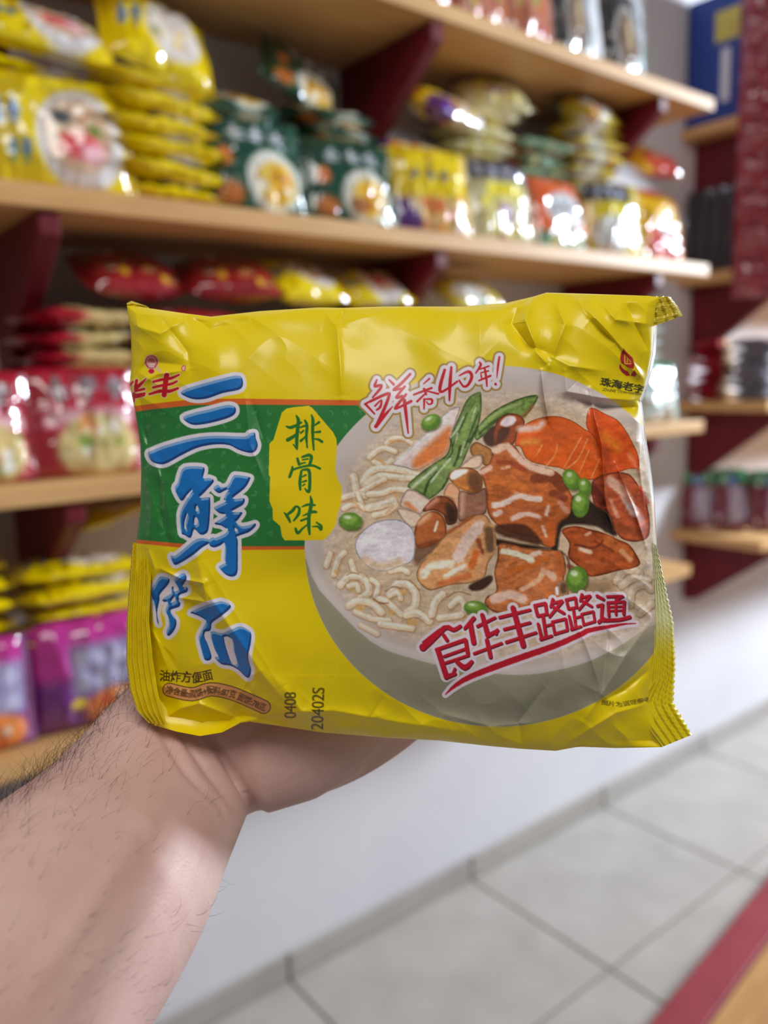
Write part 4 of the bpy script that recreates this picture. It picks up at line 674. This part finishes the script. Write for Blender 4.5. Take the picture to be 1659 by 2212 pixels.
CREASES = [  # (points, height mm, width px, sharp)
    ([(280, 700), (345, 720), (400, 690)], 1.8, 22, 1), ([(350, 690), (405, 760), (412, 800)], -1.6, 22, 1), ([(400, 675), (455, 712), (540, 690)], -2.0, 24, 1), ([(455, 712), (470, 780), (460, 850)], 1.0, 30, 0),
    ([(540, 672), (700, 690), (735, 702)], 1.0, 26, 0), ([(690, 662), (728, 702), (735, 790), (738, 860)], 1.6, 18, 1), ([(745, 664), (730, 705)], -1.8, 14, 1), ([(860, 664), (770, 690), (735, 702)], 1.0, 22, 1),
    ([(285, 820), (320, 780), (400, 790)], -1.6, 24, 1), ([(300, 830), (340, 808), (400, 800)], 1.4, 16, 1), ([(1010, 670), (1000, 740), (1040, 780)], -1.0, 40, 0),
    ([(1120, 660), (1105, 700), (1140, 745), (1200, 770)], -3.2, 26, 1), ([(1150, 645), (1135, 690), (1160, 760), (1185, 790)], 3.0, 20, 1), ([(1200, 650), (1220, 700), (1190, 780)], 2.2, 18, 1), ([(1240, 640), (1290, 690), (1350, 760), (1400, 830)], 3.0, 20, 1), ([(1290, 640), (1330, 690), (1405, 700)], 2.4, 20, 1), ([(1270, 690), (1330, 740), (1370, 790)], -2.4, 22, 1), ([(1350, 650), (1380, 720), (1400, 760)], -2.2, 18, 1),
    ([(1170, 800), (1175, 850), (1185, 910)], 2.6, 8, 1), ([(1190, 770), (1230, 790), (1300, 800)], 1.6, 20, 1), ([(1220, 800), (1225, 845), (1300, 860), (1390, 866)], 2.4, 18, 1), ([(1240, 862), (1300, 878), (1385, 880)], -3.4, 20, 1), ([(1275, 840), (1285, 900), (1300, 960), (1308, 1080), (1330, 1170)], 3.4, 10, 1), ([(1330, 1000), (1370, 1100), (1395, 1180)], 3.0, 11, 1), ([(1395, 900), (1380, 1000), (1392, 1100)], 2.2, 10, 1),
    ([(1300, 1280), (1312, 1380), (1300, 1500)], -2.0, 18, 1), ([(1245, 1340), (1280, 1430), (1300, 1500)], 1.8, 16, 1), ([(1400, 1350), (1350, 1420), (1300, 1500), (1260, 1560)], 1.8, 20, 1), ([(1410, 1440), (1350, 1490), (1290, 1520)], -2.2, 20, 1), ([(1400, 1520), (1330, 1540), (1210, 1615)], 1.4, 18, 1), ([(1210, 1360), (1220, 1450), (1205, 1540)], 1.0, 22, 1),
    ([(520, 1560), (600, 1540), (720, 1535), (860, 1560), (1000, 1580)], 2.4, 30, 1), ([(610, 1480), (650, 1535), (700, 1550)], 1.6, 22, 1), ([(1180, 1480), (1120, 1560), (1130, 1618)], -1.6, 22, 1), ([(830, 1500), (800, 1550), (850, 1590)], -1.4, 26, 1), ([(950, 1540), (1060, 1570), (1160, 1560)], 1.2, 20, 1),
    ([(425, 1200), (440, 1270), (500, 1360), (570, 1460), (620, 1520)], 3.2, 34, 1), ([(400, 1150), (390, 1250), (420, 1330), (450, 1440)], -2.4, 40, 0), ([(320, 1185), (335, 1230), (330, 1300)], 1.6, 14, 1), ([(350, 1230), (390, 1250), (440, 1260), (445, 1300), (380, 1290)], 2.4, 12, 1), ([(330, 1290), (330, 1360), (360, 1440)], 1.4, 18, 1),
    ([(500, 1530), (540, 1460), (560, 1450)], 1.2, 14, 1), ([(515, 1490), (545, 1500), (550, 1470)], 1.4, 12, 1), ([(335, 1566), (390, 1530), (430, 1520), (520, 1555)], 2.4, 20, 1), ([(430, 1510), (440, 1585)], 1.4, 16, 1), ([(340, 1480), (420, 1500), (455, 1486), (560, 1530)], 1.0, 14, 1),
    ([(318, 960), (350, 1040), (370, 1150)], 1.4, 20, 1), ([(350, 990), (345, 1100), (365, 1180)], -1.4, 18, 1), ([(305, 1010), (330, 1090), (320, 1170)], 1.4, 16, 1), ([(530, 860), (540, 960), (575, 1050)], 0.8, 14, 1), ([(545, 870), (570, 950)], -0.6, 12, 1), ([(300, 900), (320, 960), (300, 1040)], -1.2, 18, 1)]
def relief(P, nu, nv):
    px, py = P[..., 0], P[..., 1]
    u = np.linspace(0, 1, nu)[:, None]; v = np.linspace(0, 1, nv)[None, :]
    a, b = np.abs(2 * u - 1), np.abs(2 * v - 1)
    dome = np.clip(1 - a ** 4, 0, 1) ** 0.62 * np.clip(1 - b ** 3.6, 0, 1) ** 0.6
    h = 15.0 * dome
    e = smoothstep(0.55, 1.0, np.maximum(a, b) + 0 * px); fade = np.clip(np.minimum(1 - a, 1 - b) / 0.03, 0, 1)
    k = np.zeros_like(px)
    for pts, am, wd, sh in CREASES: tent(k, px, py, pts, am, wd, bool(sh))
    rx, ry = px * 0.8 + py * 0.6, py * 0.8 - px * 0.6
    rid = 1 - np.abs(2 * vnoise(rx / 95 + 3, ry / 150, 5) - 1); rid2 = 1 - np.abs(2 * vnoise(ry / 40 + 9, rx / 75 + 4, 6) - 1)
    right = smoothstep(1120, 1400, px); mid = 1 - 0.8 * np.exp(-((px - 800) / 420) ** 4 - ((py - 1120) / 380) ** 4)
    k += (rid - 0.6) * (0.35 + 1.7 * e) * mid + (rid2 - 0.6) * (0.9 * e + 0.5 * right) * mid + (fbm(px / 210, py / 180, 9, 2) - 0.5) * 5.0
    sl = (px - 420) * -0.853 + (py - 1180) * 0.521
    k -= np.clip(sl, 0, 170) * 0.055 * smoothstep(1150, 1300, py) * smoothstep(660, 600, px)
    return (h + k * fade) / 1000.0
NU, NV = 1010, 850
P = coons(NU, NV); hgt = relief(P, NU, NV)
D = plane_depth(P[..., 0]) - hgt
V1 = pxw(P[..., 0], P[..., 1], D).reshape(-1, 3)
fx = np.clip((P[..., 0] - OX) * SC, 0, CW - 2); fy_ = np.clip((P[..., 1] - OY) * SC, 0, CH - 2); j = fx.astype(int); i = fy_.astype(int); gx = (fx - j)[..., None]; gy = (fy_ - i)[..., None]
C1 = (CV[i, j] * (1 - gx) + CV[i, j + 1] * gx) * (1 - gy) + (CV[i + 1, j] * (1 - gx) + CV[i + 1, j + 1] * gx) * gy
wrap = mesh_from('front_film', V1, grid_faces(NU, NV, 0, False), True, C1.reshape(-1, 3)); wrap.materials.append(M_film)
hero = link('noodle_packet', None); hero.empty_display_size = 0.05; hero.matrix_world = CAM_M @ Matrix.Translation((-0.02, -0.075, -0.268))
HM = Matrix.Translation((0.02, 0.075, 0.268))
link('front_film', wrap, None, hero, HM)
tag(hero, 'large yellow and green noodle packet held up in the hand in front', 'noodle packet')
nb, mb = 90, 76
Pb = coons(nb, mb); ub = np.linspace(0, 1, nb)[:, None]; vb = np.linspace(0, 1, mb)[None, :]
hb = 0.013 * np.clip(1 - np.abs(2 * ub - 1) ** 4, 0, 1) ** 0.6 * np.clip(1 - np.abs(2 * vb - 1) ** 3.6, 0, 1) ** 0.6
Vb = pxw(Pb[..., 0], Pb[..., 1], plane_depth(Pb[..., 0]) + hb * (0.9 + 0.2 * fbm(ub * 5 + 0 * vb, vb * 5 + 0 * ub, 2)))
bk = mesh_from('back_film', Vb.reshape(-1, 3), grid_faces(nb, mb, 0, True), True, np.ones((nb * mb, 3)) * np.array(YEL)); bk.materials.append(M_film)
link('back_film', bk, None, hero, HM)
# crimped end seals
M_seal = film_mat('seal_film', 0.25, 0.5)
def seal(name, inner, outer, dI, dO, crimps, colf, rows=120, cols_=40, amp=0.0006, teeth=34, tooth=4.0, label=None):
    I, O = resamp(np.array(inner, float), rows), resamp(np.array(outer, float), rows); t = np.linspace(0, 1, cols_)[:, None, None]; s = np.linspace(0, 1, rows)
    nrm = O - I; nrm /= np.hypot(nrm[:, 0], nrm[:, 1])[:, None] + 1e-9
    O = O + nrm * (np.abs(((s * teeth) % 1) * 2 - 1) * tooth)[:, None]
    Q = I[None] * (1 - t) + O[None] * t; tc_ = np.linspace(0, 1, cols_)[:, None]
    z = (dI + (dO - dI) * tc_) + 0 * s[None] + amp * np.sin(tc_ * crimps * 2 * math.pi + 1.6 * fbm(s[None] * 6, tc_ * 2, 4)) + 0.0012 * (fbm(s[None] * 7, tc_ * 2 + 3, 6) - 0.5)
    Dp = plane_depth(Q[..., 0]) + z
    V = pxw(Q[..., 0], Q[..., 1], Dp).reshape(-1, 3); C = colf(Q[..., 0], Q[..., 1], tc_ + 0 * s[None]).reshape(-1, 3)
    me = mesh_from('end_seal', V, grid_faces(cols_, rows), True, C); me.materials.append(M_seal)
    o = link('end_seal', me, None, hero, HM)
    if label: o['label'] = label
    return o
def ycol(x, y, t): return np.ones(x.shape + (3,)) * np.array([228, 204, 14.])
def rcol(x, y, t):
    a = smoothstep(1440, 1330, y)[..., None] * 0.75; return np.array([226, 206, 20.]) * (1 - a) + np.array([226, 232, 228.]) * a  # yellow film; glare on the upper part is painted in as silvery white
def scol(x, y, t): return np.ones(x.shape + (3,)) * np.array([214, 218, 214.])
seal('end_seal', [(1409, 1172), (1412, 1250), (1414, 1312), (1413, 1400), (1405, 1480), (1372, 1524), (1400, 1572), (1432, 1613)], [(1416, 1176), (1434, 1260), (1453, 1344), (1457, 1438), (1454, 1490), (1453, 1520), (1474, 1555), (1493, 1588)], -0.0015, 0.004, 5, rcol, label='crimped serrated end seal, yellow, with glare painted pale on its upper part')
seal('end_seal', [(1412, 690), (1407, 760), (1399, 800), (1389, 842), (1378, 866), (1384, 900), (1389, 950), (1397, 1000), (1407, 1080), (1412, 1176)], [(1420, 690), (1416, 760), (1408, 800), (1396, 846), (1386, 868), (1390, 900), (1396, 950), (1404, 1000), (1414, 1080), (1418, 1176)], 0.0, 0.012, 1, scol, tooth=0.8, teeth=60, amp=0.0008, label='folded back edge of the end seal, silvery')
seal('end_seal', [(1405, 640), (1408, 668), (1411, 705)], [(1446, 640), (1462, 660), (1474, 682)], 0.0, 0.004, 3, lambda x, y, t: np.ones(x.shape + (3,)) * np.array([206, 184, 40.]), tooth=2, teeth=14, label='torn top corner of the end seal, yellow')
seal('end_seal', [(322, 1176), (326, 1250), (322, 1340), (330, 1420), (340, 1490), (352, 1540), (362, 1566)], [(287, 1172), (281, 1250), (274, 1340), (273, 1430), (281, 1492), (296, 1536), (322, 1562)], -0.0035, 0.001, 5, ycol, amp=0.0009, teeth=40, tooth=1.5, label='crimped left end seal, folded forward, yellow')
seal('end_seal', [(276, 672), (300, 668), (325, 668)], [(274, 656), (284, 651), (318, 662)], 0.0, 0.003, 2, ycol, teeth=14, tooth=2, label='small upturned corner of the left seal, yellow')

# ------------------------------------------------------------------ the arm and hand
def c3(px, py, D): return Vector(((px - CX) / F * D, -(py - CY) / F * D, -D))
def loft(bm, sects, n=28):       # sects: centre, half width across (m), half thickness (m); ring axes from the path
    rings = []; C = [s[0] for s in sects]
    for k, (c, a, b) in enumerate(sects):
        d = (C[min(k + 1, len(C) - 1)] - C[max(k - 1, 0)]).normalized(); zax = Vector((0, 0, 1)); sx = d.cross(zax).normalized(); tz = sx.cross(d).normalized()
        rings.append([bm.verts.new(c + sx * (a * math.cos(2 * math.pi * q / n)) + tz * (b * math.sin(2 * math.pi * q / n))) for q in range(n)])
    for r0, r1 in zip(rings, rings[1:]):
        for q in range(n): bm.faces.new((r0[q], r0[(q + 1) % n], r1[(q + 1) % n], r1[q]))
    bm.faces.new(rings[0][::-1]); bm.faces.new(rings[-1])
def finger(bm, pts, rad):
    pts = [c3(*p) for p in pts]; sec = []
    P3 = catmull([[*p, r] for p, r in zip(pts, rad)], False, 5)
    P3 = list(P3); e = (P3[-1] - P3[-2])[:3]; e = e / np.linalg.norm(e); r = P3[-1][3]
    for f, s in ((0.45, 0.88), (0.8, 0.6), (0.97, 0.25)): P3.append(np.array([*(np.array(pts[-1]) + e * r * f), r * s]))
    loft(bm, [(Vector(p[:3]), p[3], p[3]) for p in P3], 16)
bm = bmesh.new()
S = [(-420, 2640, 0.185, 0.048, 0.044), (-160, 2330, 0.200, 0.0435, 0.039), (10, 2125, 0.216, 0.0405, 0.034), (192, 1916, 0.243, 0.0372, 0.029), (300, 1765, 0.272, 0.0338, 0.0235), (388, 1638, 0.294, 0.0318, 0.0195), (455, 1585, 0.300, 0.0330, 0.0185), (540, 1540, 0.3025, 0.0375, 0.0175), (640, 1480, 0.3035, 0.0420, 0.0165), (740, 1415, 0.3035, 0.0425, 0.0145), (830, 1355, 0.303, 0.0395, 0.0120), (875, 1322, 0.302, 0.033, 0.0095)]
Sx = catmull([[*c3(*q[:3]), q[3], q[4]] for q in S], False, 4)
loft(bm, [(Vector(p[:3]), p[3], p[4]) for p in Sx], 36)
loft(bm, [(c3(500, 1640, 0.296), 0.012, 0.010), (c3(560, 1640, 0.297), 0.0195, 0.0165), (c3(640, 1610, 0.2985), 0.0205, 0.0175), (c3(730, 1570, 0.300), 0.0185, 0.015), (c3(820, 1520, 0.301), 0.0135, 0.011)], 24)
loft(bm, [(c3(395, 1560, 0.299), 0.010, 0.009), (c3(430, 1500, 0.300), 0.017, 0.014), (c3(480, 1420, 0.302), 0.0175, 0.0135), (c3(520, 1330, 0.303), 0.014, 0.011)], 24)
finger(bm, [(800, 1290, 0.302), (860, 1120, 0.3005), (905, 990, 0.2985), (930, 900, 0.2965)], [0.0105, 0.0096, 0.0088, 0.0078])
finger(bm, [(860, 1330, 0.302), (965, 1160, 0.3005), (1040, 1030, 0.2985), (1085, 940, 0.2965)], [0.0108, 0.0098, 0.0090, 0.0078])
finger(bm, [(890, 1385, 0.302), (1020, 1240, 0.3005), (1110, 1130, 0.2985), (1160, 1060, 0.2965)], [0.0104, 0.0094, 0.0086, 0.0074])
finger(bm, [(890, 1455, 0.302), (1010, 1360, 0.3005), (1090, 1290, 0.2985), (1140, 1240, 0.2965)], [0.0094, 0.0084, 0.0076, 0.0066])
finger(bm, [(470, 1440, 0.301), (490, 1290, 0.3005), (540, 1160, 0.299), (580, 1060, 0.297)], [0.0140, 0.0118, 0.0102, 0.0086])
tm = bpy.data.meshes.new('arm_cage'); bm.to_mesh(tm); bm.free()
to = bpy.data.objects.new('arm_cage', tm); COL.objects.link(to)
md = to.modifiers.new('r', 'REMESH'); md.mode = 'VOXEL'; md.voxel_size = 0.0011; md.use_smooth_shade = True
ms = to.modifiers.new('s', 'SMOOTH'); ms.factor = 0.5; ms.iterations = 14
bpy.context.view_layer.update(); ev = to.evaluated_get(bpy.context.evaluated_depsgraph_get())
arm_me = bpy.data.meshes.new_from_object(ev); bpy.data.objects.remove(to); bpy.data.meshes.remove(tm); arm_me.name = 'person'
nvt = len(arm_me.vertices); co = np.empty(nvt * 3, np.float32); no = np.empty(nvt * 3, np.float32); arm_me.vertices.foreach_get('co', co); arm_me.vertices.foreach_get('normal', no); co = co.reshape(-1, 3); no = no.reshape(-1, 3)
apx = CX + F * co[:, 0] / -co[:, 2]; apy = CY - F * co[:, 1] / -co[:, 2]; front = smoothstep(0.05, 0.5, no[:, 2])
k = np.zeros(nvt)
for pts, am, wd in (([(440, 1570), (470, 1615), (492, 1650), (523, 1709), (552, 1745)], -2.4, 9), ([(340, 1570), (401, 1671), (470, 1735), (507, 1801)], -1.5, 7), ([(385, 1580), (450, 1671), (499, 1736), (530, 1775)], -1.5, 7), ([(420, 1575), (470, 1650), (512, 1720)], 0.6, 9), ([(365, 1570), (425, 1675), (490, 1770)], 0.5, 9), ([(620, 1600), (680, 1660), (700, 1700)], -0.3, 8), ([(740, 1600), (790, 1640)], -0.4, 7), ([(800, 1590), (830, 1625)], -0.3, 6)):
    tent(k, apx, apy, pts, am, wd, False)
tent(k, apx, apy, [(60, 2150), (200, 1960), (330, 1760), (400, 1660)], 1.3, 34, False); tent(k, apx, apy, [(130, 2180), (280, 1960), (400, 1770), (450, 1700)], 0.9, 30, False)
co += no * (k * front / 1000)[:, None].astype(np.float32); arm_me.vertices.foreach_set('co', co.ravel()); arm_me.update(); arm_me.polygons.foreach_set('use_smooth', np.ones(len(arm_me.polygons), bool))
arm_me.materials.clear(); arm_me.materials.append(M_skin)
arm = link('person', arm_me); arm.matrix_world = CAM_M
tag(arm, 'bare hairy left forearm and hand holding up the large noodle packet', 'person')
# fine dark hairs
hr = np.random.default_rng(12); cand = np.where((no[:, 2] > -0.35) & (apx > -60) & (apx < 520) & (apy > 1440) & (apy < 2260))[0]
axd = np.array([0.62, 0.55, -0.55]); axd /= np.linalg.norm(axd)
HV, HF = [], []
def hair(p, n, L, dirv, curl, r):
    a = n * 0.9 + dirv * 0.7; a /= np.linalg.norm(a); side = np.cross(a, n); pts = []; q = p - n * 0.0004
    for s_ in range(7):
        pts.append(q.copy()); q = q + a * L / 6; a = a + dirv * 0.22 - n * 0.16 + side * curl; a /= np.linalg.norm(a)
    o0 = len(HV)
    for s_, q in enumerate(pts):
        rr = r * (1 - 0.8 * s_ / 6); t = pts[min(s_ + 1, 6)] - pts[max(s_ - 1, 0)]; t /= np.linalg.norm(t); x = np.cross(t, [0.3, 0.5, 0.8]); x /= np.linalg.norm(x); y = np.cross(t, x)
        for w_ in range(3): HV.append(q + rr * (x * math.cos(2.094 * w_) + y * math.sin(2.094 * w_)))
    for s_ in range(6):
        for w_ in range(3): b0 = o0 + s_ * 3; HF.append([b0 + w_, b0 + (w_ + 1) % 3, b0 + 3 + (w_ + 1) % 3, b0 + 3 + w_])
edge_d = (apx[cand] * 249 + (apy[cand] - 1725) * 282) / 376.0      # distance from the upper left outline, px
edge_of = dict(zip(cand.tolist(), edge_d)); prob = np.exp(-np.maximum(edge_d, 0) / 55) + 0.03 + 0.10 * np.exp(-((edge_d - 470) / 60) ** 2); prob[apx[cand] > 330] *= 0.3; prob /= prob.sum()
for c_ in hr.choice(cand, 900, p=prob):
    rv = hr.normal(size=3) * 0.35; hair(co[c_].astype(float), no[c_].astype(float), hr.uniform(0.004, 0.009) + 0.007 * (edge_of[c_] < 60) * hr.random(), axd * hr.choice([1, 1, 0.4]) + rv, hr.normal() * 0.3, hr.uniform(0.000028, 0.00006))
hm = mesh_from('arm_hair', np.array(HV), np.array(HF), True); hm.materials.append(M_hair)
tag(link('arm_hair', hm, None, arm), 'fine dark arm hair', kind='stuff')
